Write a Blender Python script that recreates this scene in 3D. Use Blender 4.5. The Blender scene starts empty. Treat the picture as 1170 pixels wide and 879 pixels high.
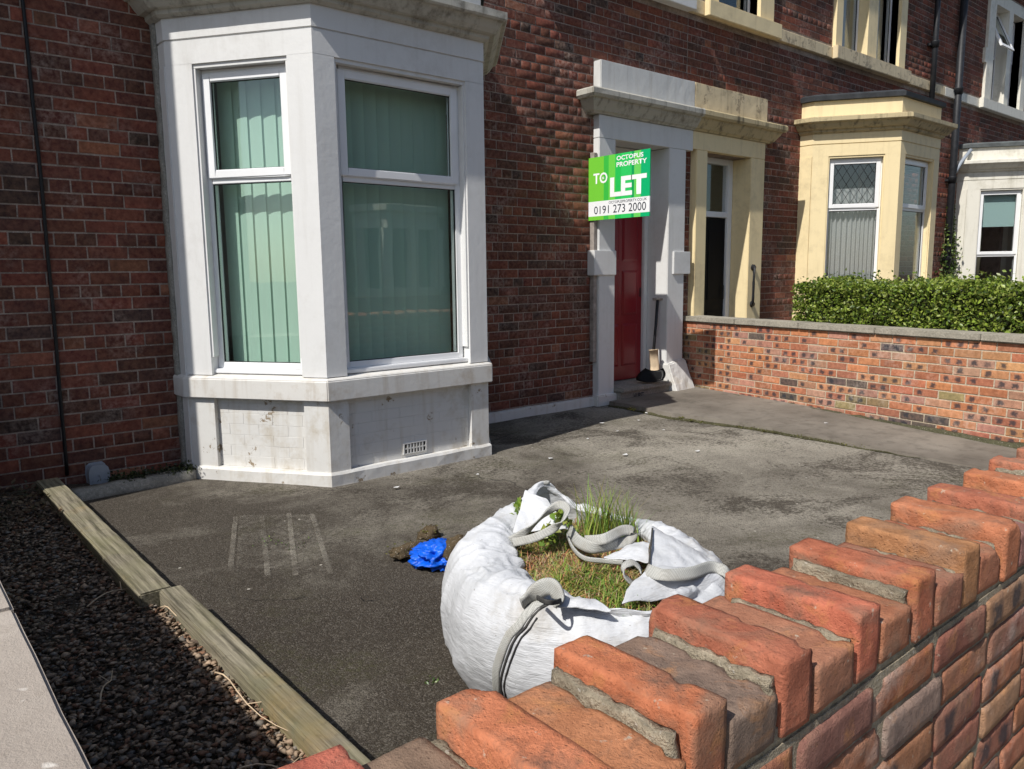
import bpy, bmesh, math, random
import numpy as np
from mathutils import Vector, Matrix, noise

# ------------------------------------------------------------------ camera, sky, sun, exposure
SC = bpy.context.scene
COL = SC.collection
H = 1.40
YAW, PITCH, ROLL, FPX, PW, PH = math.radians(40), math.radians(8.15), math.radians(.66), 886.0, 1170.0, 879.0
_f = np.array([math.sin(YAW)*math.cos(PITCH), math.cos(YAW)*math.cos(PITCH), -math.sin(PITCH)])
_r = np.array([math.cos(YAW), -math.sin(YAW), 0.0])
_d = np.cross(_f, _r)
CR = _r*math.cos(ROLL) + _d*math.sin(ROLL)
CD = -_r*math.sin(ROLL) + _d*math.cos(ROLL)
CF = _f
CAM = np.array([0, 0, H])
cam = bpy.data.cameras.new('camera')
cam.sensor_width = 36.0
cam.lens = FPX/PW*36.0
cam.clip_start = .05
cam.clip_end = 2000
camo = bpy.data.objects.new('camera', cam)
COL.objects.link(camo)
M = Matrix.Identity(4)
for i in range(3):
    M[i][0] = CR[i]; M[i][1] = -CD[i]; M[i][2] = -CF[i]; M[i][3] = CAM[i]
camo.matrix_world = M
SC.camera = camo

SUN = Vector((1.0, .19, -1.19)).normalized()          # the way the light travels
el = math.asin(-SUN.z)
to_sun = -SUN
world = bpy.data.worlds.new('World')
SC.world = world
world.use_nodes = True
wn = world.node_tree.nodes
wl = world.node_tree.links
bg = wn['Background']
sky = wn.new('ShaderNodeTexSky')
sky.sky_type = 'NISHITA'
sky.sun_disc = False
sky.sun_elevation = el
sky.sun_rotation = math.atan2(to_sun.x, to_sun.y)
sky.air_density = 1.0
sky.dust_density = 1.2
wl.new(sky.outputs[0], bg.inputs[0])
bg.inputs[1].default_value = .10
sl = bpy.data.lights.new('sun', 'SUN')
sl.energy = 4.5
sl.angle = math.radians(.53)
sl.color = (1.0, .965, .91)
so = bpy.data.objects.new('sun', sl)
COL.objects.link(so)
so.rotation_euler = SUN.to_track_quat('-Z', 'Y').to_euler()
so.location = (-8, -3, 14)
SC.view_settings.view_transform = 'Standard'
SC.view_settings.look = 'None'
SC.view_settings.exposure = 0.16
SC.view_settings.gamma = 1.0
SC.view_settings.use_curve_mapping = False
SC.render.engine = 'CYCLES'
SC.cycles.max_bounces = 8
SC.cycles.transparent_max_bounces = 16

R = random.Random(7)
V = Vector

def proj(p):
    q = np.array(p) - CAM
    z = q @ CF
    if z < .05: return None
    return (PW/2 + FPX*(q @ CR)/z, PH/2 + FPX*(q @ CD)/z, z)

# ------------------------------------------------------------------ materials
class NT:
    def __init__(s, name):
        s.m = bpy.data.materials.new(name)
        s.m.use_nodes = True
        s.n = s.m.node_tree.nodes
        s.l = s.m.node_tree.links
        s.bsdf = s.n['Principled BSDF']
        s.out = s.n['Material Output']
        s._pos = None
    def pos(s):
        if s._pos is None:
            s._pos = s.n.new('ShaderNodeNewGeometry').outputs['Position']
        return s._pos
    def put(s, sock, v):
        if isinstance(v, bpy.types.NodeSocket): s.l.new(v, sock)
        elif isinstance(v, (tuple, list)): sock.default_value = (tuple(v)+(1,))[:len(sock.default_value)] if len(v) < len(sock.default_value) else v
        else: sock.default_value = v
    def noise(s, scale, detail=5, rough=.55, vec=None, dist=0.0, out=0):
        t = s.n.new('ShaderNodeTexNoise')
        t.inputs['Scale'].default_value = scale
        t.inputs['Detail'].default_value = detail
        t.inputs['Roughness'].default_value = rough
        t.inputs['Distortion'].default_value = dist
        s.l.new(vec if vec is not None else s.pos(), t.inputs['Vector'])
        return t.outputs[out]
    def vor(s, scale, vec=None, feature='F1', out='Distance'):
        t = s.n.new('ShaderNodeTexVoronoi')
        t.feature = feature
        t.inputs['Scale'].default_value = scale
        s.l.new(vec if vec is not None else s.pos(), t.inputs['Vector'])
        return t.outputs[out]
    def ramp(s, fac, a, b, ca=0.0, cb=1.0):
        t = s.n.new('ShaderNodeMapRange')
        t.inputs[1].default_value = a; t.inputs[2].default_value = b
        t.inputs[3].default_value = ca; t.inputs[4].default_value = cb
        s.l.new(fac, t.inputs[0])
        return t.outputs[0]
    def mix(s, fac, a, b, mode='MIX'):
        t = s.n.new('ShaderNodeMix')
        t.data_type = 'RGBA'; t.blend_type = mode
        s.put(t.inputs[0], fac); s.put(t.inputs[6], a); s.put(t.inputs[7], b)
        return t.outputs[2]
    def math(s, op, a, b=0.0, clamp=False):
        t = s.n.new('ShaderNodeMath'); t.operation = op; t.use_clamp = clamp
        s.put(t.inputs[0], a); s.put(t.inputs[1], b)
        return t.outputs[0]
    def sep(s, vec):
        t = s.n.new('ShaderNodeSeparateXYZ'); s.l.new(vec, t.inputs[0]); return t.outputs
    def scale(s, vec, sc):
        t = s.n.new('ShaderNodeMapping'); s.l.new(vec, t.inputs[0]); t.inputs['Scale'].default_value = sc
        return t.outputs[0]
    def attr(s, name):
        t = s.n.new('ShaderNodeAttribute'); t.attribute_name = name; return t.outputs['Color']
    def oinfo(s, out):
        return s.n.new('ShaderNodeObjectInfo').outputs[out]
    def objco(s):
        return s.n.new('ShaderNodeTexCoord').outputs['Object']
    def bump(s, h, strength=.3, dist=.01, nrm=None):
        t = s.n.new('ShaderNodeBump')
        t.inputs['Strength'].default_value = strength
        t.inputs['Distance'].default_value = dist
        s.l.new(h, t.inputs['Height'])
        if nrm is not None: s.l.new(nrm, t.inputs['Normal'])
        return t.outputs[0]
    def done(s, color=None, rough=.8, nrm=None, spec=.3, metal=0.0):
        if color is not None: s.put(s.bsdf.inputs['Base Color'], color)
        s.put(s.bsdf.inputs['Roughness'], rough)
        s.put(s.bsdf.inputs['Specular IOR Level'], spec)
        s.put(s.bsdf.inputs['Metallic'], metal)
        if nrm is not None: s.l.new(nrm, s.bsdf.inputs['Normal'])
        return s.m

def m_paint(name, base, dirt=(.25, .2, .14), amount=.5, rough=.55, chips=0.0, under=(.35, .25, .15), streaks=.35):
    t = NT(name)
    big = t.noise(2.3, 6, .6)
    fine = t.noise(28, 6, .65)
    c = t.mix(t.ramp(big, .35, .75, 0, .35*amount), base, tuple(.82*x for x in base))
    c = t.mix(t.ramp(t.math('MULTIPLY', t.noise(1.1, 8, .7), t.noise(9, 6, .7)), .26, .5, 0, .75*amount), c, dirt)
    streak = t.noise(1.0, 5, .6, t.scale(t.pos(), (14, 14, 1.2)))
    c = t.mix(t.ramp(streak, .52, .74, 0, min(1, streaks*amount)), c, dirt)
    h = t.math('ADD', t.math('MULTIPLY', fine, .5), t.math('MULTIPLY', t.noise(7, 4), 1.2))
    if chips:
        ch = t.ramp(t.noise(5.5, 10, .72), .66-.1*chips, .68-.1*chips)
        c = t.mix(ch, c, under)
        h = t.math('SUBTRACT', h, t.math('MULTIPLY', ch, 1.0))
    return t.done(c, rough, t.bump(h, .25, .006), .35)

def m_plain(name, base, rough=.6, var=.25, scale=12, bump=.15, spec=.3, metal=0.0):
    t = NT(name)
    n = t.noise(scale, 6, .6)
    c = t.mix(t.ramp(n, .3, .7), tuple(x*(1-var) for x in base), tuple(min(1, x*(1+var)) for x in base))
    return t.done(c, rough, t.bump(t.noise(scale*5, 5), bump, .004) if bump else None, spec, metal)

def m_brick(name, source, grime=.5, effl=.3, kiss=False, kt=(.35, .65), bump=.5, soot=(.03, .026, .024), fine=1.0):
    t = NT(name)
    if source == 'object':
        base = t.oinfo('Color')
    else:
        base = t.attr('col')
    n1 = t.noise(30*fine, 8, .65); n2 = t.noise(130*fine, 6, .7); n3 = t.noise(7, 6, .6)
    c = t.mix(t.ramp(n1, .3, .72), t.mix(.38, base, (.0, .0, .0)), t.mix(.12, base, (1.0, .55, .33)))
    c = t.mix(t.ramp(n2, .52, .75, 0, .3), c, soot)
    c = t.mix(t.ramp(n3, .48, .72, 0, grime), c, soot)
    if kiss:
        oc = t.sep(t.objco())
        al = t.oinfo('Alpha')
        wob = t.math('MULTIPLY', t.math('SUBTRACT', t.noise(38, 5, .65), .5), .055)
        def blob(cx):
            dx = t.math('ABSOLUTE', t.math('SUBTRACT', t.math('ADD', oc[0], wob), cx))
            dz = t.math('ABSOLUTE', t.math('ADD', oc[2], wob))
            b1 = t.ramp(dx, .015, .032, 1, 0); b2 = t.ramp(dz, .012, .028, 1, 0)
            return t.math('MULTIPLY', b1, b2)
        k = t.math('ADD', t.math('MULTIPLY', blob(-.05), t.ramp(al, kt[0], kt[0]+.02)), t.math('MULTIPLY', blob(.048), t.ramp(al, kt[1], kt[1]+.02)), True)
        c = t.mix(t.math('MULTIPLY', k, .85), c, (.035, .037, .045))
    e = t.math('MULTIPLY', t.ramp(t.noise(3.1, 4, .6), .5, .68), t.ramp(n1, .42, .66))
    c = t.mix(t.math('MULTIPLY', e, effl), c, (.5, .45, .4))
    h = t.math('ADD', t.math('MULTIPLY', n1, 1.0), t.math('MULTIPLY', n2, .6))
    pit = t.ramp(t.vor(95*fine), .1, .25)
    h = t.math('ADD', h, t.math('MULTIPLY', pit, .35))
    return t.done(c, .88, t.bump(h, bump, .004), .2)

def m_mortar(name, base, dark=.5, bump=.8):
    t = NT(name)
    n = t.noise(55, 8, .7); n2 = t.noise(6, 5)
    c = t.mix(t.ramp(n, .3, .7), tuple(x*.6 for x in base), tuple(min(1, x*1.25) for x in base))
    c = t.mix(t.ramp(n2, .45, .7, 0, dark), c, tuple(x*.32 for x in base))
    g = t.ramp(t.vor(260, out='Color'), .82, .95)
    c = t.mix(t.math('MULTIPLY', g, .5), c, (.7, .66, .58))
    return t.done(c, .95, t.bump(t.math('ADD', n, t.math('MULTIPLY', t.noise(220, 4), .8)), bump, .006), .15)

MT = {}
MT['white'] = m_paint('white_paint', (.69, .685, .67), amount=.40, dirt=(.34, .31, .26))
MT['white_low'] = m_paint('white_paint_weathered', (.66, .65, .62), dirt=(.36, .28, .16), amount=1.0, chips=.45, under=(.27, .21, .14))
MT['white_sill'] = m_paint('white_paint_sill', (.67, .65, .61), dirt=(.32, .23, .13), amount=1.0, chips=.15, streaks=.4)
MT['cornice'] = m_paint('weathered_cornice', (.48, .46, .40), dirt=(.09, .075, .05), amount=1.5, streaks=.5)
MT['grey_paint'] = m_paint('grey_white_paint', (.60, .60, .58), amount=.6, chips=.25, under=(.4, .37, .3))
MT['cream'] = m_paint('cream_paint', (.82, .675, .40), dirt=(.22, .15, .07), amount=.45)
MT['cream_worn'] = m_paint('cream_paint_peeling', (.68, .56, .36), dirt=(.14, .10, .05), amount=1.4, chips=.9, under=(.36, .29, .19))
MT['cream_corn'] = m_paint('cream_cornice_sooty', (.50, .41, .24), dirt=(.035, .028, .018), amount=1.5, streaks=.62)
MT['offwhite'] = m_paint('offwhite_paint', (.74, .71, .62), dirt=(.3, .27, .18), amount=.8)
MT['upvc'] = m_plain('white_plastic', (.80, .80, .80), .28, .04, 4, 0, .5)
MT['gasket'] = m_plain('black_gasket', (.015, .015, .016), .6, .1, 4, 0)
MT['brick_o'] = m_brick('red_brick', 'object', grime=.42, effl=.32, bump=.5)
MT['brick_a'] = m_brick('red_brick_mass', 'attr', grime=.42, effl=.32, bump=.5)
MT['brick_d'] = m_brick('reclaimed_brick', 'object', grime=.20, effl=.5, kiss=True, bump=.5)
MT['brick_da'] = m_brick('reclaimed_brick_mass', 'attr', grime=.2, effl=.25, bump=.5)
def m_near(name, kiss=False, kt=(.66, .84), weather=1.0):
    t = NT(name)
    base = t.oinfo('Color')
    pos = t.pos()
    off = t.n.new('ShaderNodeVectorMath'); off.operation = 'ADD'
    cmb = t.n.new('ShaderNodeCombineXYZ'); rn = t.oinfo('Random')
    for k in range(3): t.l.new(t.math('MULTIPLY', rn, 31.0+9*k), cmb.inputs[k])
    t.l.new(pos, off.inputs[0]); t.l.new(cmb.outputs[0], off.inputs[1])
    P = off.outputs[0]
    a = t.noise(20, 10, .68, P); b_ = t.noise(7.5, 6, .6, P, .8); c_ = t.noise(13, 8, .65, P, .5); d_ = t.noise(70, 6, .72, P); e_ = t.noise(260, 3, .7, P)
    col = t.mix(t.ramp(a, .28, .72), t.mix(.48, base, (.02, .008, .004)), t.mix(.10, base, (1.0, .62, .38)))
    col = t.mix(t.ramp(b_, .50, .66, 0, .55*weather), col, (.27, .17, .115))
    col = t.mix(t.ramp(c_, .56, .68, 0, .5), col, (.52, .235, .085))
    col = t.mix(t.ramp(t.noise(10, 10, .72, P, .3), .55, .70, 0, .6*weather), col, (.085, .065, .052))
    if kiss:
        oc = t.sep(t.objco()); al = t.oinfo('Alpha')
        wob = t.math('MULTIPLY', t.math('SUBTRACT', t.noise(38, 5, .65), .5), .055)
        def blob(cx):
            dx = t.math('ABSOLUTE', t.math('SUBTRACT', t.math('ADD', oc[0], wob), cx)); dz = t.math('ABSOLUTE', t.math('ADD', oc[2], wob))
            return t.math('MULTIPLY', t.ramp(dx, .013, .030, 1, 0), t.ramp(dz, .012, .028, 1, 0))
        k = t.math('ADD', t.math('MULTIPLY', blob(-.05), t.ramp(al, kt[0], kt[0]+.02)), t.math('MULTIPLY', blob(.048), t.ramp(al, kt[1], kt[1]+.02)), True)
        col = t.mix(t.math('MULTIPLY', k, .8), col, (.04, .042, .05))
        ef = t.math('MULTIPLY', t.ramp(t.noise(5, 4, .6), .55, .68), t.ramp(a, .40, .62))
        col = t.mix(t.math('MULTIPLY', ef, .4), col, (.52, .47, .42))
    col = t.mix(t.ramp(d_, .58, .72, 0, .5), col, (.10, .06, .042))
    col = t.mix(t.ramp(t.noise(48, 5, .6, P), .66, .72, 0, .55*weather), col, (.50, .46, .37))
    pit = t.vor(120, P)
    col = t.mix(t.ramp(pit, .10, .20, .28, 0), col, (.08, .04, .025))
    h = t.math('ADD', t.math('MULTIPLY', a, 1.3), t.math('MULTIPLY', d_, .9))
    h = t.math('ADD', h, t.math('MULTIPLY', e_, .35))
    h = t.math('ADD', h, t.math('MULTIPLY', t.ramp(pit, .08, .25), .2))
    return t.done(col, .92, t.bump(h, .85, .0065), .18)
MT['brick_n'] = m_near('near_brick', weather=1.35)
MT['brick_nf'] = m_near('near_face_brick', True, (.70, .86), 1.05)
MT['mortar_h'] = m_mortar('house_mortar', (.36, .285, .235), .7, .4)
MT['mortar_d'] = m_mortar('garden_wall_mortar', (.55, .46, .34), .3, .6)
MT['mortar_n'] = m_mortar('sandy_mortar', (.47, .40, .29), .75, 1.3)
MT['timber'] = None
MT['black'] = m_plain('black_plastic', (.012, .012, .013), .45, .2, 10, .05)
MT['iron'] = m_plain('black_iron', (.02, .021, .024), .5, .35, 14, .3)
MT['greybox'] = m_plain('grey_plastic', (.30, .33, .37), .45, .1, 8, .05)
MT['lead'] = m_plain('dark_roofing_felt', (.035, .038, .042), .7, .4, 8, .4)
MT['felt'] = m_plain('grey_roofing_felt', (.10, .11, .11), .8, .3, 9, .4)
MT['slate'] = m_plain('roof_slate', (.06, .06, .07), .7, .3, 3, .4)
MT['concrete'] = m_mortar('concrete', (.30, .285, .25), .4, .5)
MT['coping'] = m_mortar('concrete_coping', (.36, .33, .27), .35, .5)
MT['room'] = m_plain('room_plaster', (.28, .27, .25), .9, .1, 3, 0)
MT['net'] = None

def _glass(name, tint, strength=1.0, wob=.12):
    t = NT(name)
    n = t.n
    n.remove(t.bsdf)
    tr = n.new('ShaderNodeBsdfTransparent'); tr.inputs[0].default_value = tint + (1,)
    gl = n.new('ShaderNodeBsdfGlossy'); gl.inputs['Roughness'].default_value = .015
    gl.inputs['Color'].default_value = (.95, 1, .98, 1)
    geo = n.new('ShaderNodeNewGeometry')
    dp = n.new('ShaderNodeVectorMath'); dp.operation = 'DOT_PRODUCT'
    t.l.new(geo.outputs['Incoming'], dp.inputs[0]); t.l.new(geo.outputs['Normal'], dp.inputs[1])
    ci = t.math('SUBTRACT', 1.0, t.math('ABSOLUTE', dp.outputs['Value']))
    sch = t.math('ADD', t.math('MULTIPLY', t.math('POWER', ci, 5.0), .93), .065)
    mx = n.new('ShaderNodeMixShader')
    t.l.new(t.bump(t.noise(1.6, 2), wob, .01), gl.inputs['Normal'])
    f = t.math('MULTIPLY', sch, strength, True)
    t.l.new(f, mx.inputs[0]); t.l.new(tr.outputs[0], mx.inputs[1]); t.l.new(gl.outputs[0], mx.inputs[2])
    t.l.new(mx.outputs[0], t.out.inputs[0])
    return t.m
MT['glass'] = _glass('window_glass', (.92, .955, .94))
MT['glass_far'] = _glass('window_glass_clear', (.94, .95, .95))

def _fabric(name, base, transl=.5, opacity=1.0, scale=200):
    t = NT(name)
    n = t.n
    t.bsdf.inputs['Base Color'].default_value = base + (1,)
    t.bsdf.inputs['Roughness'].default_value = .9
    t.bsdf.inputs['Specular IOR Level'].default_value = .1
    tl = n.new('ShaderNodeBsdfTranslucent'); tl.inputs[0].default_value = base + (1,)
    mx = n.new('ShaderNodeMixShader'); mx.inputs[0].default_value = transl
    t.l.new(t.bsdf.outputs[0], mx.inputs[1]); t.l.new(tl.outputs[0], mx.inputs[2])
    last = mx.outputs[0]
    if opacity < 1:
        tp = n.new('ShaderNodeBsdfTransparent')
        m2 = n.new('ShaderNodeMixShader')
        t.l.new(t.ramp(t.noise(scale, 2), .3, .7, opacity-.25, min(1, opacity+.25)), m2.inputs[0])
        t.l.new(tp.outputs[0], m2.inputs[1]); t.l.new(last, m2.inputs[2]); last = m2.outputs[0]
    t.l.new(last, t.out.inputs[0])
    return t.m
MT['blind'] = _fabric('mint_blind_fabric', (.62, .80, .69), .3)
MT['net'] = _fabric('white_net_curtain', (.72, .73, .72), .35, .72)
MT['roller'] = _fabric('aqua_roller_blind', (.50, .68, .66), .3)
MT['drape'] = _fabric('beige_drape', (.45, .40, .33), .2)

# tarmac: dark, worn to a dusty grey away from the house corner
t = NT('tarmac')
px = t.sep(t.pos())
flat = t.scale(t.pos(), (1, 1, 0))
n1 = t.noise(.62, 9, .64, flat, .6); n2 = t.noise(3.4, 8, .66, flat, .6); n3 = t.noise(150, 5, .75, flat); n4 = t.noise(38, 7, .72, flat); n5 = t.noise(1.15, 11, .74, flat, .7)
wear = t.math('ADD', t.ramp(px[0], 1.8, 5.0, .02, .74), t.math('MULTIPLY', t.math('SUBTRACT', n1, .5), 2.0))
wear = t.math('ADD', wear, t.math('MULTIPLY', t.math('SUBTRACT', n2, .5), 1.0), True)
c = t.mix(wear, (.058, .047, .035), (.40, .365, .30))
c = t.mix(t.ramp(t.math('ADD', n5, t.math('MULTIPLY', t.math('SUBTRACT', n4, .5), .55)), .49, .60, 0, .82), c, (.040, .031, .022))
agg = t.vor(170, flat, out='Color')
c = t.mix(t.ramp(t.sep(agg)[0], .6, 1.0, 0, .32), c, (.30, .27, .23))
c = t.mix(t.ramp(t.sep(agg)[1], .6, 1.0, 0, .5), c, (.028, .023, .018))
c = t.mix(t.ramp(n4, .52, .68, 0, .55), c, (.036, .030, .023))
c = t.mix(t.ramp(n3, .56, .72, 0, .5), c, (.33, .305, .26))
wc = t.vor(13, flat, out='Color')
spk = t.math('MULTIPLY', t.ramp(t.sep(wc)[0], .955, .96), t.ramp(t.vor(13, flat), .07, .11, 1, 0))
c = t.mix(t.math('MULTIPLY', spk, .8), c, (.58, .54, .47))
moss = t.math('MULTIPLY', t.ramp(t.noise(1.3, 7, .65, flat), .54, .66), t.ramp(n4, .42, .58))
c = t.mix(t.math('MULTIPLY', moss, .5), c, (.075, .072, .03))
wp = t.n.new('ShaderNodeVectorMath'); wp.operation = 'ADD'
t.l.new(flat, wp.inputs[0]); sc_ = t.n.new('ShaderNodeVectorMath'); sc_.operation = 'SCALE'; sc_.inputs['Scale'].default_value = .5
t.l.new(t.noise(2.2, 5, .6, flat, 0, 1), sc_.inputs[0]); t.l.new(sc_.outputs[0], wp.inputs[1])
crk = t.ramp(t.vor(.5, wp.outputs[0], 'DISTANCE_TO_EDGE'), .001, .005, 1, 0)
crk = t.math('MULTIPLY', crk, t.ramp(t.noise(1.1, 3, .5, flat), .54, .60))
c = t.mix(t.math('MULTIPLY', crk, .55), c, (.015, .013, .01))
hh = t.math('ADD', t.math('ADD', t.math('MULTIPLY', n3, .8), t.math('MULTIPLY', n4, .9)), t.math('MULTIPLY', n2, 1.8))
hh = t.math('ADD', hh, t.math('MULTIPLY', t.vor(170, flat), -.7))
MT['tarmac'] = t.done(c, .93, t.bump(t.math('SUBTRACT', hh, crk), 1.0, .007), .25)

t = NT('path_concrete')
n1 = t.noise(1.3, 7, .62); n2 = t.noise(9, 8, .7); n3 = t.noise(170, 4, .7)
c = t.mix(t.ramp(n1, .3, .7), (.12, .103, .084), (.25, .222, .185))
c = t.mix(t.ramp(n2, .5, .75, 0, .55), c, (.04, .036, .028))
c = t.mix(t.ramp(n3, .55, .75, 0, .4), c, (.27, .25, .21))
MT['path'] = t.done(c, .92, t.bump(t.math('ADD', n3, t.math('MULTIPLY', n2, 1.5)), .6, .005), .25)

t = NT('pavement_slabs')
n2 = t.noise(6, 8, .7); n3 = t.noise(150, 4, .7)
c = t.mix(n2, (.16, .15, .13), (.30, .28, .25)); c = t.mix(t.ramp(n3, .5, .8, 0, .4), c, (.1, .09, .08))
MT['pavement'] = t.done(c, .9, t.bump(n3, .4, .004))
MT['road'] = m_plain('road_asphalt', (.05, .05, .05), .9, .3, 20, .5)
MT['earth'] = m_mortar('bare_earth', (.09, .07, .05), .5, 1.0)

t = NT('weathered_timber')
g = t.noise(1.0, 8, .65, t.scale(t.pos(), (60, 2.2, 60)))
b = t.noise(3.5, 6, .6)
c = t.mix(t.ramp(g, .36, .64), (.075, .066, .046), (.31, .275, .20))
c = t.mix(t.ramp(b, .42, .66, 0, .55), c, (.19, .18, .095))
yl = t.ramp(t.noise(2.6, 5, .6), .55, .7)
c = t.mix(t.math('MULTIPLY', yl, .32), c, (.40, .26, .09))
c = t.mix(t.ramp(t.noise(26, 5), .6, .75, 0, .5), c, (.04, .036, .025))
MT['timber'] = t.done(c, .88, t.bump(t.math('ADD', g, t.math('MULTIPLY', t.noise(90, 4), .3)), .6, .006), .2)

t = NT('sandstone')
n1 = t.noise(3, 7, .6); n2 = t.noise(35, 7, .7); n3 = t.noise(220, 3, .7)
c = t.mix(t.ramp(n1, .3, .7), (.31, .265, .225), (.41, .36, .31))
c = t.mix(t.ramp(n2, .5, .75, 0, .35), c, (.22, .18, .145))
c = t.mix(t.ramp(n3, .6, .75, 0, .35), c, (.25, .21, .18))
sp = t.math('MULTIPLY', t.ramp(t.noise(11, 3, .5), .66, .68), .6)
c = t.mix(sp, c, (.72, .68, .62))
MT['sandstone'] = t.done(c, .92, t.bump(t.math('ADD', n2, n3), .5, .005), .2)

def m_attr(name, rough=.8, transl=0.0, bump=0.0, spec=.25, nscale=60, var=.3):
    t = NT(name)
    a = t.attr('col')
    n = t.noise(nscale, 5, .65)
    c = t.mix(t.ramp(n, .3, .7, 0, var), a, (.0, .0, .0)) if var else a
    t.done(c, rough, t.bump(n, bump, .004) if bump else None, spec)
    if transl:
        tl = t.n.new('ShaderNodeBsdfTranslucent'); t.l.new(a, tl.inputs[0])
        mx = t.n.new('ShaderNodeMixShader'); mx.inputs[0].default_value = transl
        t.l.new(t.bsdf.outputs[0], mx.inputs[1]); t.l.new(tl.outputs[0], mx.inputs[2]); t.l.new(mx.outputs[0], t.out.inputs[0])
    return t.m
MT['leaf'] = m_attr('foliage', .42, .25, 0, .5, 60, 0)
MT['pebble'] = m_attr('pebbles', .85, 0, .5, .2, 120, .35)
MT['straw'] = m_attr('grass_blades', .7, .3, 0, .3, 60, 0)

t = NT('woven_polypropylene')
w1 = t.noise(5, 6, .6); w2 = t.noise(1.0, 3, .5, t.scale(t.pos(), (18, 18, 330)))
c = t.mix(t.ramp(w1, .35, .75), (.57, .58, .60), (.46, .47, .48))
c = t.mix(t.ramp(t.math('MULTIPLY', t.noise(9, 8, .7), t.noise(2.2, 4)), .29, .48, 0, .65), c, (.27, .23, .165))
c = t.mix(t.ramp(t.noise(70, 3, .6), .69, .74, 0, .6), c, (.12, .10, .07))
h = t.math('MULTIPLY', w2, .65)
h = t.math('ADD', h, t.math('MULTIPLY', t.noise(14, 6, .6, t.scale(t.pos(), (1, 1, 3))), 2.2))
MT['bag'] = t.done(c, .5, t.bump(h, .55, .006), .4)
t = NT('woven_strap')
ck = t.n.new('ShaderNodeTexChecker'); ck.inputs['Scale'].default_value = 260
t.l.new(t.pos(), ck.inputs[0])
c = t.mix(t.math('MULTIPLY', ck.outputs[1], .5), (.48, .48, .45), (.17, .17, .155))
c = t.mix(t.ramp(t.noise(12, 5), .45, .7, 0, .5), c, (.28, .25, .2))
MT['strap'] = t.done(c, .75, t.bump(ck.outputs[1], .5, .002), .2)
MT['seam'] = m_plain('dark_seam', (.05, .048, .045), .9, .3, 60, 0)
MT['soil'] = m_mortar('soil', (.20, .14, .085), .5, 1.4)
MT['bluebag'] = m_plain('blue_polythene', (.004, .10, .62), .38, .35, 14, .9, .4)
MT['clod'] = m_mortar('turf_clod', (.13, .095, .055), .5, 1.3)
MT['red'] = m_plain('red_gloss_paint', (.21, .003, .010), .35, .12, 3, .05, .5)
MT['darkdoor'] = m_plain('black_gloss_door', (.006, .006, .008), .55, .2, 4, .03, .1)
MT['pole'] = m_plain('weathered_batten', (.30, .26, .23), .85, .35, 18, .4)
MT['wood'] = m_plain('pale_wood', (.55, .42, .28), .7, .2, 14, .2)
MT['chalk'] = None
def m_chalk(name, scale, lo, hi, top):
    t = NT(name)
    tp = t.n.new('ShaderNodeBsdfTransparent'); mx = t.n.new('ShaderNodeMixShader')
    t.bsdf.inputs['Base Color'].default_value = (.46, .42, .35, 1); t.bsdf.inputs['Roughness'].default_value = .95
    t.l.new(t.math('MULTIPLY', t.ramp(t.noise(scale, 9, .8), lo, hi, 0.0, top), t.ramp(t.noise(4.5, 4, .6), .34, .58)), mx.inputs[0])
    t.l.new(tp.outputs[0], mx.inputs[1]); t.l.new(t.bsdf.outputs[0], mx.inputs[2]); t.l.new(mx.outputs[0], t.out.inputs[0])
    return t.m
MT['chalk'] = m_chalk('chalk_line', 55, .34, .66, .36)
MT['chalk_patch'] = m_chalk('faded_paint_patch', 30, .42, .72, .30)

# ------------------------------------------------------------------ builders
def tag(o, label=None, cat=None, group=None, kind=None):
    if label: o['label'] = label
    if cat: o['category'] = cat
    if group: o['group'] = group
    if kind: o['kind'] = kind
    return o

ORG = {}
def org(o):
    return ORG.get(o.name, V((0, 0, 0))) if o is not None else V((0, 0, 0))

def thing(name, loc, label, cat, group=None):
    o = bpy.data.objects.new(name, None)
    o.empty_display_size = .1
    COL.objects.link(o)
    o.location = loc
    ORG[o.name] = V(loc)
    return tag(o, label, cat, group)

def link(name, me, m, parent=None, smooth=False):
    if m is not None and not me.materials: me.materials.append(m)
    o = bpy.data.objects.new(name, me)
    COL.objects.link(o)
    if parent is not None:
        o.parent = parent
        ORG[o.name] = org(parent)
    if smooth and len(me.polygons):
        me.polygons.foreach_set('use_smooth', [True]*len(me.polygons))
    return o

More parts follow.
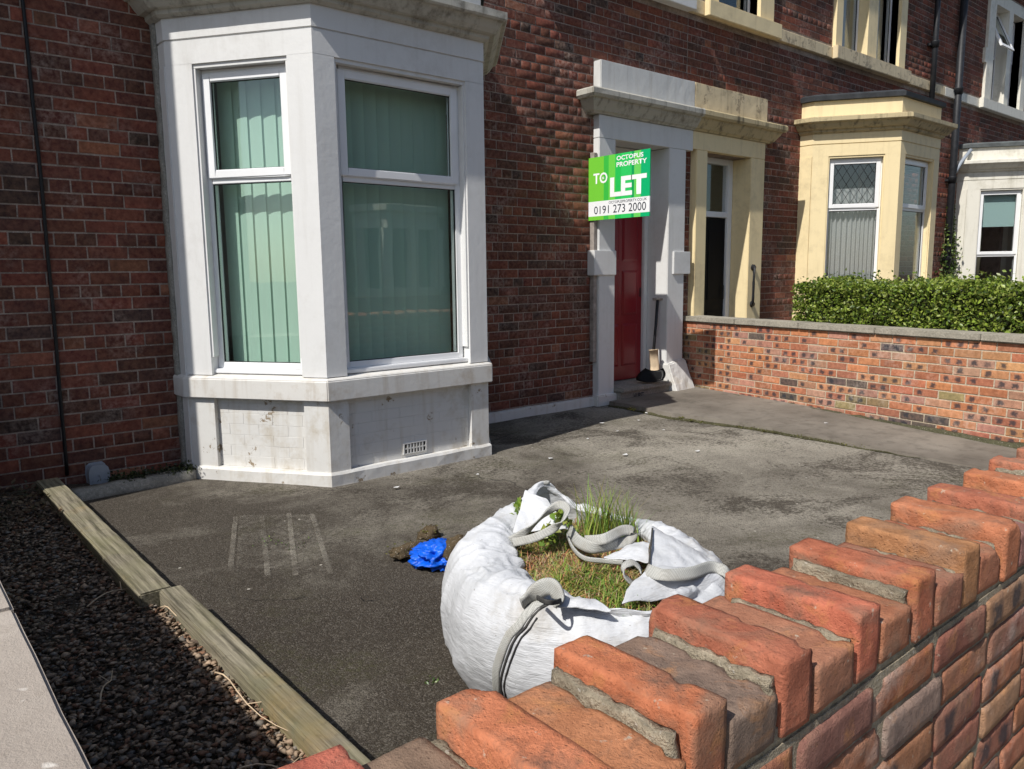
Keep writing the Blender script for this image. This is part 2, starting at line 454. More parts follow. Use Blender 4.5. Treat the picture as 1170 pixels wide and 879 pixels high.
class MB:
    """collects faces in world coordinates; build() links them as one mesh object"""
    def __init__(s): s.bm = bmesh.new()
    def face(s, pts):
        return s.bm.faces.new([s.bm.verts.new(p) for p in pts])
    def hexa(s, p):   # 8 corners: bottom 4 (ccw), top 4
        v = [s.bm.verts.new(q) for q in p]
        for f in ((3, 2, 1, 0), (4, 5, 6, 7), (0, 1, 5, 4), (1, 2, 6, 5), (2, 3, 7, 6), (3, 0, 4, 7)):
            s.bm.faces.new([v[i] for i in f])
        return s
    def box(s, x0, x1, y0, y1, z0, z1):
        return s.hexa([(x0, y0, z0), (x1, y0, z0), (x1, y1, z0), (x0, y1, z0), (x0, y0, z1), (x1, y0, z1), (x1, y1, z1), (x0, y1, z1)])
    def fbox(s, F, a0, a1, z0, z1, d0, d1):
        return s.hexa([F(a0, z0, d0), F(a1, z0, d0), F(a1, z0, d1), F(a0, z0, d1), F(a0, z1, d0), F(a1, z1, d0), F(a1, z1, d1), F(a0, z1, d1)])
    def sweep(s, path, prof, caps=True, closed=False):
        """path: plan polyline [(x,y)], prof: [(offset outward, z)] closed loop; outward = right of travel"""
        n = len(path)
        P = [V((p[0], p[1])) for p in path]
        nr = []
        for i in range(n-1):
            d = (P[i+1]-P[i]).normalized(); nr.append(V((d.y, -d.x)))
        rings = []
        for i in range(n):
            if i == 0: m = nr[0]; k = 1
            elif i == n-1: m = nr[-1]; k = 1
            else:
                m = (nr[i-1]+nr[i]).normalized(); k = 1/max(.3, m.dot(nr[i]))
            rings.append([s.bm.verts.new((P[i].x+m.x*o*k, P[i].y+m.y*o*k, z)) for o, z in prof])
        q = len(prof)
        for i in range(n-1):
            for j in range(q):
                s.bm.faces.new((rings[i][j], rings[i+1][j], rings[i+1][(j+1) % q], rings[i][(j+1) % q]))
        if caps:
            s.bm.faces.new(rings[0]); s.bm.faces.new(rings[-1][::-1])
        return s
    def tube(s, pts, r, seg=10, rad=None):
        pts = [V(p) for p in pts]
        rings = []
        up = V((0, 0, 1))
        for i, p in enumerate(pts):
            d = (pts[min(i+1, len(pts)-1)] - pts[max(i-1, 0)]).normalized()
            a = d.cross(up)
            if a.length < .05: a = d.cross(V((0, 1, 0)))
            a.normalize(); b = d.cross(a)
            rr = rad[i] if rad else r
            rings.append([s.bm.verts.new(p + a*math.cos(2*math.pi*k/seg)*rr + b*math.sin(2*math.pi*k/seg)*rr) for k in range(seg)])
        for i in range(len(rings)-1):
            for k in range(seg):
                s.bm.faces.new((rings[i][k], rings[i+1][k], rings[i+1][(k+1) % seg], rings[i][(k+1) % seg]))
        s.bm.faces.new(rings[0][::-1]); s.bm.faces.new(rings[-1])
        return s
    def ribbon(s, pts, width, thick, side):
        """flat strap along pts; side: function(i) or vector giving the width direction"""
        pts = [V(p) for p in pts]
        rings = []
        for i, p in enumerate(pts):
            d = (pts[min(i+1, len(pts)-1)] - pts[max(i-1, 0)]).normalized()
            sd = V(side[i] if isinstance(side, list) else side)
            sd = (sd - d*sd.dot(d)).normalized(); nn = d.cross(sd)
            w, h = width/2, thick/2
            rings.append([s.bm.verts.new(p+sd*a*w+nn*b*h) for a, b in ((-1, -1), (-.5, -1.3), (.5, -1.3), (1, -1), (1, 1), (.5, 1.3), (-.5, 1.3), (-1, 1))])
        q = 8
        for i in range(len(rings)-1):
            for k in range(q):
                s.bm.faces.new((rings[i][k], rings[i+1][k], rings[i+1][(k+1) % q], rings[i][(k+1) % q]))
        s.bm.faces.new(rings[0][::-1]); s.bm.faces.new(rings[-1])
        return s
    def bevel(s, w, seg=2):
        bmesh.ops.remove_doubles(s.bm, verts=s.bm.verts, dist=1e-5)
        es = [e for e in s.bm.edges if len(e.link_faces) == 2 and e.calc_face_angle(0) > .35]
        bmesh.ops.bevel(s.bm, geom=es, offset=w, segments=seg, affect='EDGES', clamp_overlap=True)
        return s
    def rough(s, amp, freq=6, cuts=0, maxlen=None):
        if maxlen:
            for _ in range(6):
                es = [e for e in s.bm.edges if e.calc_length() > maxlen]
                if not es: break
                bmesh.ops.subdivide_edges(s.bm, edges=es, cuts=1, use_grid_fill=True)
        for v in s.bm.verts:
            p = v.co*freq
            v.co += V(noise.noise_vector(p))*amp + V(noise.noise_vector(p*3.1))*amp*.4
        return s
    def build(s, name, m, parent=None, smooth=False, normals=True):
        if normals: bmesh.ops.recalc_face_normals(s.bm, faces=s.bm.faces)
        o = org(parent)
        if o.length: bmesh.ops.translate(s.bm, verts=s.bm.verts, vec=-o)
        me = bpy.data.meshes.new(name)
        s.bm.to_mesh(me); s.bm.free()
        return link(name, me, m, parent, smooth)

def arr_mesh(name, verts, faces, cols=None):
    """verts (N,3); faces (M,k) of one size; cols (N,3) point colours"""
    me = bpy.data.meshes.new(name)
    verts = np.asarray(verts, dtype=np.float32); faces = np.asarray(faces, dtype=np.int32)
    k = faces.shape[1]
    me.vertices.add(len(verts)); me.vertices.foreach_set('co', verts.ravel())
    me.loops.add(faces.size); me.loops.foreach_set('vertex_index', faces.ravel())
    me.polygons.add(len(faces))
    me.polygons.foreach_set('loop_start', np.arange(0, faces.size, k, dtype=np.int32))
    me.polygons.foreach_set('loop_total', np.full(len(faces), k, dtype=np.int32))
    me.update(calc_edges=True)
    me.validate()
    if cols is not None:
        a = me.color_attributes.new('col', 'FLOAT_COLOR', 'POINT')
        cc = np.ones((len(verts), 4), dtype=np.float32); cc[:, :3] = cols
        a.data.foreach_set('color', cc.ravel())
    return me

def struct(o): return tag(o, kind='structure')

# ------------------------------------------------------------------ the ground
YF = 5.70          # plane of the house fronts
b = MB(); b.face([(-200, -200, -.06), (200, -200, -.06), (200, 200, -.06), (-200, 200, -.06)])
struct(b.build('ground', MT['earth']))
b = MB(); b.box(-12, 24, -1.6, .47, -.3, -.03); struct(b.build('pavement', MT['pavement']))
b = MB(); b.box(-12, 24, -1.75, -1.604, -.3, -.035); struct(b.build('kerb', MT['concrete']))
b = MB(); b.face([(-40, -7.5, -.05), (60, -7.5, -.05), (60, -1.75, -.05), (-40, -1.75, -.05)]); struct(b.build('road', MT['road']))
# yard: gently uneven tarmac
nx, ny = 70, 54
vs, fs = [], []
for j in range(ny+1):
    for i in range(nx+1):
        x = .70+i*(7.6-.70)/nx; y = .66+j*(5.9-.66)/ny
        vs.append((x, y, .006*noise.noise(V((x*1.1, y*1.1, 0)))+.003*noise.noise(V((x*4, y*4, 3)))))
for j in range(ny):
    for i in range(nx):
        a = j*(nx+1)+i; fs.append((a, a+1, a+nx+2, a+nx+1))
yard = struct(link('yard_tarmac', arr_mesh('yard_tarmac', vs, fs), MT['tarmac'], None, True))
def strip(p, q, w, name, m, parent, z=.011):
    p, q = V((p[0], p[1], z)), V((q[0], q[1], z)); d = (q-p).normalized(); n = V((-d.y, d.x, 0))*w/2
    b = MB(); b.face([p-n, q-n, q+n, p+n]); return b.build(name, m, parent)
for p, q in (((1.571, 4.40), (1.236, 3.58)), ((1.70, 4.33), (1.35, 3.41)), ((1.837, 4.26), (1.448, 3.32)), ((1.93, 4.15), (1.582, 3.23))):
    strip(p, q, .026, 'chalk_mark', MT['chalk'], yard)
strip((4.45, 4.62), (5.05, 4.78), .02, 'chalk_mark', MT['chalk'], yard)
b = MB(); b.face([(1.60, 4.42, .0085), (1.28, 3.62, .0085), (1.60, 3.26, .0085), (1.95, 4.14, .0085)]); b.build('chalk_patch', MT['chalk_patch'], yard)
# path from the doorstep to the street, a low slab with a broken edge
b = MB()
edge = [(5.97, 5.52), (5.98, 5.30), (5.88, 4.62), (6.0, 3.78), (5.96, 3.0), (5.94, 2.36), (5.95, .70)]
pts = []
for i in range(len(edge)-1):
    for k in range(8):
        f = k/8; x = edge[i][0]*(1-f)+edge[i+1][0]*f; y = edge[i][1]*(1-f)+edge[i+1][1]*f
        pts.append((x+.018*noise.noise(V((x*3, y*9, 0)))+R.uniform(-.006, .006), y))
pts.append(edge[-1])
for i in range(len(pts)-1):
    (x0, y0), (x1, y1) = pts[i], pts[i+1]
    h0, h1 = [.010+.045*max(0, min(1, (y-2.0)/2.0)) for y in (y0, y1)]
    X0, X1 = 7.46-.174*(5.7-y0), 7.46-.174*(5.7-y1)
    b.face([(x0, y0, h0), (x1, y1, h1), (X1, y1, h1+.012), (X0, y0, h0+.012)])
    b.face([(x0-.01, y0, -.01), (x1-.01, y1, -.01), (x1, y1, h1), (x0, y0, h0)])
bmesh.ops.remove_doubles(b.bm, verts=b.bm.verts, dist=1e-4)
path = struct(b.build('path', MT['path']))
MT['moss'] = m_mortar('moss_and_crack_shade', (.085, .080, .040), .6, 1.2)  # moss, coloured dark to double as shade in the crack under the slab
b = MB(); P = [(x-.012+.008*noise.noise(V((y*6, x, 0))), y, .004+.010*noise.noise(V((y*4, 2, 0)))) for (x, y) in pts if y > 2.2]
b.tube(P, .016, 8, [(.017+.011*noise.noise(V((p[1]*7, 5, 0))))*max(.05, min(1, (p[1]-2.2)/1.2)) for p in P]); b.rough(.005, 40); b.build('moss_crack_shade', MT['moss'], path, True)

# ------------------------------------------------------------------ brickwork
def brick_mesh(name, w, h, d, seed, bev=.0025):
    rr = random.Random(seed)
    bm = bmesh.new()
    j = lambda s: rr.uniform(-s, s)
    # back ring, front outer ring, front inner ring
    x, z = w/2, h/2
    back = [bm.verts.new((sx*x, d, sz*z)) for sx, sz in ((-1, -1), (1, -1), (1, 1), (-1, 1))]
    mid = [bm.verts.new((sx*x+j(.0015), bev, sz*z+j(.0012))) for sx, sz in ((-1, -1), (1, -1), (1, 1), (-1, 1))]
    fr = [bm.verts.new((sx*(x-bev)+j(.0015), j(.0012), sz*(z-bev)+j(.0012))) for sx, sz in ((-1, -1), (1, -1), (1, 1), (-1, 1))]
    for k in range(4):
        l = (k+1) % 4
        bm.faces.new((back[k], back[l], mid[l], mid[k])); bm.faces.new((mid[k], mid[l], fr[l], fr[k]))
    bm.faces.new(fr)
    bmesh.ops.recalc_face_normals(bm, faces=bm.faces)
    me = bpy.data.meshes.new(name); bm.to_mesh(me); bm.free()
    return me

def bond(x0, x1, z0, z1, course, stretch, header_every=4, holes=(), rnd=None, jog=True):
    """list of (x centre, z centre, width, is_header) of English garden wall bond, clipped by holes"""
    rnd = rnd or R
    out = []
    row = 0; z = z0
    while z + course*.5 < z1:
        head = header_every and row % header_every == header_every-1
        w = stretch/2 if head else stretch
        x = x0 - ((row % 2)*stretch/2 if not head else stretch/4)
        while x < x1:
            a, c = max(x, x0), min(x+w, x1)
            segs = [(a, c)] if c-a > .02 else []
            zc = z+course/2
            for (hx0, hx1, hz0, hz1) in holes:
                if hz0-course*.3 < zc < hz1+course*.3:
                    ns = []
                    for (p, q) in segs:
                        if q <= hx0 or p >= hx1: ns.append((p, q))
                        else:
                            if hx0-p > .025: ns.append((p, hx0))
                            if q-hx1 > .025: ns.append((hx1, q))
                    segs = ns
            for p, q in segs: out.append(((p+q)/2, zc, q-p, head))
            x += w
        z += course; row += 1
    return out

def brick_colour(rnd, pal, wts, var=.16):
    c = rnd.choices(pal, wts)[0]
    k = 1+rnd.uniform(-var, var)
    return tuple(max(.005, x*k*(1+rnd.uniform(-.08, .08))) for x in c)

MESH_CACHE = {}
def lay(house, bricks, to_world, rotz, course, joint, proud, depth, pal, wts, m_obj, m_att, limit, kiss=False, seed=1, name='brick', var=.26, mass=True):
    """bricks: (s, z, w, head); to_world(s, z) -> point on the wall face. The `limit` that show largest become objects."""
    rnd = random.Random(seed)
    h = course-joint
    rows = []
    for (s, z, w, hd) in bricks:
        p = to_world(s, z); q = proj(p)
        size = 0
        if q and -30 < q[0] < PW+30 and -30 < q[1] < PH+30: size = w/q[2]/q[2]
        rows.append((size, s, z, w, hd))
    rows.sort(key=lambda r: -r[0])
    vs, fs, cs = [], [], []
    rot = Matrix.Rotation(rotz, 3, 'Z')
    for k, (size, s, z, w, hd) in enumerate(rows):
        col = brick_colour(rnd, pal, wts, var)
        p = V(to_world(s, z))
        ww = w-joint
        off = rot @ V((0, -proud+rnd.uniform(-.0015, .0015), 0))
        if k < limit and size > 0:
            key = (round(ww/.03), round(h, 3), rnd.randrange(4))
            wn_ = max(.02, round(ww/.03)*.03)
            if key not in MESH_CACHE:
                me = brick_mesh(name, wn_, h, depth, hash(key) & 1023)
                MESH_CACHE[key] = me
            me = MESH_CACHE[key]
            mkey = key + (m_obj.name,)
            if mkey not in MESH_CACHE:
                me = me.copy(); me.materials.clear(); me.materials.append(m_obj); MESH_CACHE[mkey] = me
            me = MESH_CACHE[mkey]
            o = bpy.data.objects.new(name, me)
            COL.objects.link(o)
            o.parent = house
            o.location = p+off-org(house)
            o.rotation_euler = (rnd.uniform(-.006, .006), rnd.uniform(-.008, .008), rotz+rnd.uniform(-.006, .006))
            o.scale = (ww/wn_, 1, 1+rnd.uniform(-.03, .03))
            o.color = col + ((rnd.random() if kiss else 0.0),)
        else:
            if size == 0 and not mass: continue
            bx = len(vs); x, zz, bv = ww/2, h/2, .0025
            loc = [(-x, depth, -zz), (x, depth, -zz), (x, depth, zz), (-x, depth, zz), (-x, bv, -zz), (x, bv, -zz), (x, bv, zz), (-x, bv, zz),
                   (-x+bv, 0, -zz+bv), (x-bv, 0, -zz+bv), (x-bv, 0, zz-bv), (-x+bv, 0, zz-bv)]
            for q in loc:
                vs.append(tuple(rot @ V((q[0]+rnd.uniform(-.001, .001), q[1], q[2]+rnd.uniform(-.001, .001))) + p + off - org(house))); cs.append(col)
            for k4 in range(4):
                l4 = (k4+1) % 4
                fs.append((bx+k4, bx+l4, bx+4+l4, bx+4+k4)); fs.append((bx+4+k4, bx+4+l4, bx+8+l4, bx+8+k4))
            fs.append((bx+8, bx+9, bx+10, bx+11))
    if fs:
        o = link('brickwork', arr_mesh('brickwork', vs, fs, cs), m_att, house)
        tag(o, kind='stuff')

PAL_H = [(.150, .039, .029), (.115, .033, .026), (.190, .050, .034), (.080, .029, .025), (.045, .028, .028), (.25, .088, .052)]
WTS_H = [5, 4, 3.5, 2.5, 1.0, .8]
COURSE, STRETCH = .0835, .246

def wall_with_holes(name, x0, x1, z0, z1, y0, y1, holes, m, parent):
    xs = sorted(set([x0, x1]+[v for h in holes for v in h[:2] if x0 < v < x1])); zs = sorted(set([z0, z1]+[v for h in holes for v in h[2:] if z0 < v < z1]))
    b = MB()
    for i in range(len(xs)-1):
        run = None
        for j in range(len(zs)-1):
            cx, cz = (xs[i]+xs[i+1])/2, (zs[j]+zs[j+1])/2
            solid = not any(h[0] < cx < h[1] and h[2] < cz < h[3] for h in holes)
            if solid: run = [zs[j] if run is None else run[0], zs[j+1]]
            if run and (not solid or j == len(zs)-2):
                b.box(xs[i], xs[i+1], y0, y1, run[0], run[1]); run = None
    return b.build(name, m, parent)

def face_frame(A, B):
    A, B = V((A[0], A[1], 0)), V((B[0], B[1], 0))
    u = (B-A).normalized(); n = V((u.y, -u.x, 0))
    return (lambda s, z, d: A+u*s+n*d+V((0, 0, z))), (B-A).length

def frame_bars(b, F, s0, s1, z0, z1, w, d0, d1):
    b.fbox(F, s0, s0+w, z0, z1, d0, d1); b.fbox(F, s1-w, s1, z0, z1, d0, d1)
    b.fbox(F, s0+w, s1-w, z0, z0+w, d0, d1); b.fbox(F, s0+w, s1-w, z1-w, z1, d0, d1)

def window(parent, F, s0, s1, z0, z1, zt, d, glass, m='upvc', label=None, lower_sash=False, cill=True, open_top=0.0):
    """plastic window: outer frame with a transom, a top sash and two panes; d = depth of the frame's face (negative = set back)"""
    fw = .042
    b = MB(); frame_bars(b, F, s0, s1, z0, z1, fw, d-.065, d)
    b.fbox(F, s0+fw, s1-fw, zt-.022, zt+.022, d-.063, d-.002); b.bevel(.004, 2)
    w = b.build('window', MT[m], parent)
    if label: w['label'] = label
    # top sash, proud of the frame
    sw = .056
    if open_top:
        ang = open_top
        def G(s, z, dd):
            hz = z1-fw; dz = hz-z; k = dd-d
            return F(s, hz-dz*math.cos(ang)-k*math.sin(ang)*0.0, d+dz*math.sin(ang)+k*math.cos(ang))
    else: G = F
    b = MB(); frame_bars(b, G, s0+fw*.55, s1-fw*.55, zt+.012, z1-fw*.55, sw, d-.03, d+.016); b.bevel(.006, 2)
    b.build('top_sash', MT[m], w)
    b = MB(); frame_bars(b, G, s0+fw*.55+sw-.001, s1-fw*.55-sw+.001, zt+.012+sw-.001, z1-fw*.55-sw+.001, .005, d-.012, d-.004); b.build('gasket', MT['gasket'], w)
    b = MB(); b.fbox(G, s0+fw*.55+sw-.01, s1-fw*.55-sw+.01, zt+.012+sw-.01, z1-fw*.55-sw+.01, d-.014, d-.010); b.build('pane', MT[glass], w)
    b = MB(); frame_bars(b, F, s0+fw-.001, s1-fw+.001, z0+fw-.001, zt-.021, .006, d-.022, d-.012); b.build('gasket', MT['gasket'], w)
    b = MB(); b.fbox(F, s0+fw-.008, s1-fw+.008, z0+fw-.008, zt-.014, d-.026, d-.020); b.build('pane', MT[glass], w)
    if cill:
        b = MB(); b.fbox(F, s0-.015, s1+.015, z0-.032, z0-.001, d-.06, d+.045); b.bevel(.006, 2); b.build('plastic_cill', MT[m], w)
    return w

def blinds(F, s0, s1, z0, z1, d, label, slat=.127):
    root = thing('vertical_blind', F((s0+s1)/2, z0, d), label, 'blind', 'vertical blinds in the white bay')
    b = MB(); b.fbox(F, s0, s1, z1-.04, z1, d-.02, d+.02); b.build('head_rail', MT['upvc'], root)
    n = int(round((s1-s0)/(slat*.80)))
    for i in range(n):
        c = s0+(i+.5)*(s1-s0)/n; a = .16+R.uniform(-.06, .06); hw = slat/2
        b = MB()
        K = 5
        col0, col1 = [], []
        for k in range(K+1):
            f = (k/K-.5)*2
            ss = c+f*hw*math.cos(a); dd = d+f*hw*math.sin(a)+.006*(1-f*f)
            col0.append(F(ss, z0+R.uniform(0, .002), dd)); col1.append(F(ss, z1-.04, dd))
        vb = [b.bm.verts.new(p) for p in col0]; vt = [b.bm.verts.new(p) for p in col1]
        for k in range(K): b.bm.faces.new((vb[k], vb[k+1], vt[k+1], vt[k]))
        b.build('slat', MT['blind'], root, True)
    return root

def curtain(F, s0, s1, z0, z1, d, label, m='net', amp=.025, waves=9, name='net_curtain', cat='curtain', scallop=0.0):
    b = MB()
    n = waves*10; rows = 10
    g = []
    for j in range(rows+1):
        row = []
        for i in range(n+1):
            f = i/n
            ph = f*waves*2*math.pi+1.3*math.sin(f*9)
            zz = z0+(z1-z0)*j/rows + (scallop*(1+math.cos(f*math.pi*10)) if j == 0 else 0)
            row.append(b.bm.verts.new(F(s0+(s1-s0)*f, zz, d+amp*math.sin(ph)*(1-.3*j/rows))))
        g.append(row)
    for j in range(rows):
        for i in range(n): b.bm.faces.new((g[j][i], g[j][i+1], g[j+1][i+1], g[j+1][i]))
    bmesh.ops.translate(b.bm, verts=b.bm.verts, vec=(0, 0, 0))
    return tag(b.build(name, MT[m], None, True), label, cat)

def house_shell(parent, x0, x1):
    b = MB()
    b.box(x0+.02, x0+.10, YF+.30, 10.0, -.05, 6.9); b.box(x1-.10, x1-.02, YF+.30, 10.0, -.05, 6.9)
    b.box(x0+.10, x1-.10, 9.9, 10.0, -.05, 6.9); b.build('party_wall', MT['room'], parent)
    b = MB(); b.box(x0+.11, x1-.11, YF+.05, 9.9, .02, .08); b.box(x0+.11, x1-.11, YF+.31, 9.9, 3.3, 3.5); b.build('interior_floor', MT['room'], parent)
    b = MB(); b.hexa([(x0, YF-.25, 6.75), (x1, YF-.25, 6.75), (x1, 10.2, 6.75), (x0, 10.2, 6.75), (x0, YF+2.2, 8.8), (x1, YF+2.2, 8.8), (x1, YF+2.3, 8.8), (x0, YF+2.3, 8.8)])
    b.build('roof', MT['slate'], parent)
    b = MB(); b.box(x0, x1, YF-.30, YF-.18, 6.62, 6.74); b.build('gutter', MT['iron'], parent)

# ------------------------------------------------------------------ bay window (shared by the three houses)
def bay(house, X0, dz, wfront, mats, windows=True, panel_bricks=False, side=.617, parapet=True, roof='lead', proto=1):
    """canted bay whose left end meets the wall at X0; returns face frames (left, front, right)"""
    D0, D1 = 5.52, 4.65
    a, c, e, f = (X0, D0), (X0+side, D1), (X0+side+wfront, D1), (X0+2*side+wfront, D0)
    path = [(X0-.01, YF+.05), a, c, e, f, (X0+2*side+wfront+.01, YF+.05)]
    FL, LL = face_frame(a, c); FC, LC = face_frame(c, e); FR, LR = face_frame(e, f)
    W, WL, WS, WC = mats
    zs = lambda z: z+dz
    b = MB(); b.sweep(path, [(-.25, -.06), (.018, -.06), (.018, .075), (.006, .092), (-.25, .092)]); b.rough(.004, 9, maxlen=.12)
    b.build('bay_plinth', WL, house)
    b = MB(); b.sweep(path, [(-.26, zs(.578)), (.034, zs(.578)), (.034, zs(.712)), (.028, zs(.722)), (-.06, zs(.742)), (-.26, zs(.742))]); b.bevel(.006, 2)
    b.build('bay_sill', WS, house)
    b = MB(); b.sweep(path, [(-.26, zs(2.768)), (.0, zs(2.768)), (.0, zs(2.916)), (-.008, zs(2.918)), (-.008, zs(2.926)), (.004, zs(2.928)), (.004, zs(3.06)), (-.26, zs(3.06))]); b.build('bay_frieze', W, house)
    b = MB(); b.sweep(path, [(-.26, zs(3.058)), (.02, zs(3.058)), (.045, zs(3.075)), (.05, zs(3.10)), (.085, zs(3.105)), (.11, zs(3.13)), (.135, zs(3.165)), (.142, zs(3.175)), (.165, zs(3.178)), (.175, zs(3.19)), (.175, zs(3.238)), (.14, zs(3.252)), (-.26, zs(3.27))]); b.rough(.0022, 14, maxlen=.16)
    b.build('bay_cornice', WC, house)
    if parapet:
        b = MB(); b.sweep(path, [(-.26, zs(3.262)), (-.01, zs(3.262)), (-.01, zs(3.47)), (-.26, zs(3.47))]); b.build('bay_parapet', W, house)
        b = MB(); b.sweep(path, [(-.9, zs(3.474)), (.035, zs(3.474)), (.04, zs(3.53)), (-.02, zs(3.56)), (-.9, zs(3.66))]); b.build('bay_roof', MT[roof], house)
    else:
        b = MB(); b.sweep(path, [(-.3, zs(3.255)), (.09, zs(3.255)), (.06, zs(3.275)), (-.3, zs(3.31))]); b.build('bay_roof', MT[roof], house)
    b = MB(); b.hexa([(a[0]+.1, YF, zs(3.0)), (f[0]-.1, YF, zs(3.0)), (e[0]-.05, D1+.1, zs(3.0)), (c[0]+.05, D1+.1, zs(3.0)), (a[0]+.1, YF, zs(3.04)), (f[0]-.1, YF, zs(3.04)), (e[0]-.05, D1+.1, zs(3.04)), (c[0]+.05, D1+.1, zs(3.04))]); b.build('bay_ceiling', MT['room'], house)
    b = MB(); b.box(X0-.008, X0+.10, D0+.004, YF+.02, .092, zs(2.768)); b.build('bay_return', W, house)
    b = MB(); b.box(f[0]-.10, f[0]+.008, D0+.004, YF+.02, .092, zs(2.768)); b.build('bay_return', W, house)
    PW_ = {0: (.18, LL-.200), 1: (.148, LC-.165), 2: (.20, LR-.18)}
    for k, (F, L) in enumerate(((FL, LL), (FC, LC), (FR, LR))):
        if k == 0: lo, hi = .200, L-.18        # left face runs from the wall end to the front corner
        elif k == 1: lo, hi = .148, L-.165
        else: lo, hi = .18, L-.2
        for (p, q) in ((0.0, lo), (hi, L)):
            b = MB(); b.fbox(F, p, q, .09, zs(.58), -.14, 0); b.build('bay_pier', WL, house)
            b = MB(); b.fbox(F, p, q, zs(.735), zs(2.770), -.14, 0)
            b.build('bay_pilaster', W, house)
        # stop-chamfered moulding round the opening
        b = MB()
        for (p, q) in ((lo, lo+.016), (hi-.016, hi)): b.fbox(F, p, q, zs(.86), zs(2.74), -.10, -.012)
        b.fbox(F, lo, hi, zs(2.742), zs(2.768), -.10, -.012)
        b.build('opening_trim', W, house)
        if panel_bricks and k < 2:
            bk = MB(); bk.fbox(F, lo, hi, .09, zs(.58), -.14, -.0405); pn = bk.build('bay_panel', WL, house)
            rr = random.Random(k+3)
            ch = .0745
            row = 0; z = .094
            while z < zs(.57):
                x = lo-(.11 if row % 2 else 0)-.03
                while x < hi:
                    p, q = max(x, lo), min(x+.226, hi); z1_ = min(z+ch-.0012, zs(.577))
                    if q-p > .03:
                        b = MB(); o_ = rr.uniform(-.003, .003)
                        b.fbox(F, p+.0005, q-.001, z, z1_, -.05, -.0385+o_*.25); b.bevel(.0012, 1); b.rough(.0009, 30, maxlen=.06)
                        b.build('brick', MT['white_low'], pn)
                    x += .226
                z += ch; row += 1
        else:
            b = MB(); b.fbox(F, lo, hi, .09, zs(.58), -.14, -.036); b.build('bay_panel', WL, house)
    return (FL, LL), (FC, LC), (FR, LR)

# ================================================================== house with the white bay (the one to let)
h1 = thing('terraced_house', (.2, YF, 0), 'red brick terraced house with white painted bay window and red front door', 'house')
X1A, X1B = .20, 7.405
holes1 = [(1.78, 4.2, -.1, 3.2), (5.93, 7.29, -.1, 2.97), (5.73, 7.46, 2.95, 3.2), (5.9, 7.46, 3.15, 3.5), (5.0, 6.99, 4.38, 6.3)]
core1 = [(2.0, 3.98, .02, 3.0), (6.13, 7.02, .0, 2.77), (5.2, 6.8, 4.4, 6.2)]
wall_with_holes('wall', X1A, X1B, -.05, 6.7, YF, YF+.30, core1, MT['mortar_h'], h1)
br = bond(X1A, X1B, .02, 6.6, COURSE, STRETCH, 4, holes1+[(X1A, X1B, 4.255, 4.405)])
lay(h1, br, lambda s, z: (s, YF, z), 0, COURSE, .0095, .0035, .03, PAL_H, WTS_H, MT['brick_o'], MT['brick_a'], 300, seed=11)
house_shell(h1, X1A, X1B)
(FL, LL), (FC, LC), (FR, LR) = bay(h1, 1.70, 0, 1.345, (MT['white'], MT['white_low'], MT['white_sill'], MT['cornice']), panel_bricks=True, parapet=True)
# note: along the left face s runs from the wall end (0) to the front corner
window(h1, FL, LL-.865, LL-.19, .775, 2.742, 2.035, -.075, 'glass')
window(h1, FC, .168, 1.168, .775, 2.742, 2.035, -.075, 'glass')
window(h1, FR, .19, LR-.21, .775, 2.742, 2.035, -.075, 'glass')
blinds(FL, LL-.85, LL-.20, .80, 2.74, -.23, 'pale mint vertical blinds behind the narrow sunlit left bay window')
blinds(FC, .17, 1.16, .80, 2.74, -.25, 'green vertical blinds behind the wide shaded front bay window')
# mortar fillet where the bay meets the brick
b = MB(); b.box(1.672, 1.70, YF-.07, YF+.02, .06, 3.06); b.rough(.011, 11, maxlen=.05); b.build('mortar_fillet', MT['concrete'], h1, True)
b = MB(); b.box(4.262, 4.31, YF-.175, YF+.02, .06, 3.06); b.rough(.010, 9, maxlen=.07); b.build('mortar_fillet', MT['concrete'], h1, True)
# air brick in the front panel
ab = MB()
zc0, zc1, s0_, s1_ = .118, .198, 2.90-2.317, 3.103-2.317
rows_, cols_ = 2, 7
cw, chh = (s1_-s0_-.02)/cols_, (zc1-zc0-.012)/rows_
ab.fbox(FC, s0_, s1_, zc0, zc0+.006, -.05, -.026); ab.fbox(FC, s0_, s1_, zc1-.006, zc1, -.05, -.026)
ab.fbox(FC, s0_, s0_+.012, zc0+.006, zc1-.006, -.05, -.026); ab.fbox(FC, s1_-.012, s1_, zc0+.006, zc1-.006, -.05, -.026)
for i in range(cols_-1): x = s0_+.012+(i+1)*(s1_-s0_-.024)/cols_; ab.fbox(FC, x-.0055, x+.0055, zc0+.006, zc1-.006, -.05, -.027)
zm = (zc0+zc1)/2; ab.fbox(FC, s0_+.012, s1_-.012, zm-.005, zm+.005, -.05, -.0275)
abo = ab.build('air_brick', MT['white_low'], h1)
b = MB(); b.fbox(FC, s0_+.004, s1_-.004, zc0+.003, zc1-.003, -.05, -.033); b.build('air_brick_void', MT['gasket'], abo)
# low rendered plinth along the wall
b = MB(); b.box(4.20, 5.895, YF-.055, YF+.02, -.05, .095); b.bevel(.01, 2); b.rough(.005, 8, maxlen=.1); b.build('wall_plinth', MT['white_low'], h1)

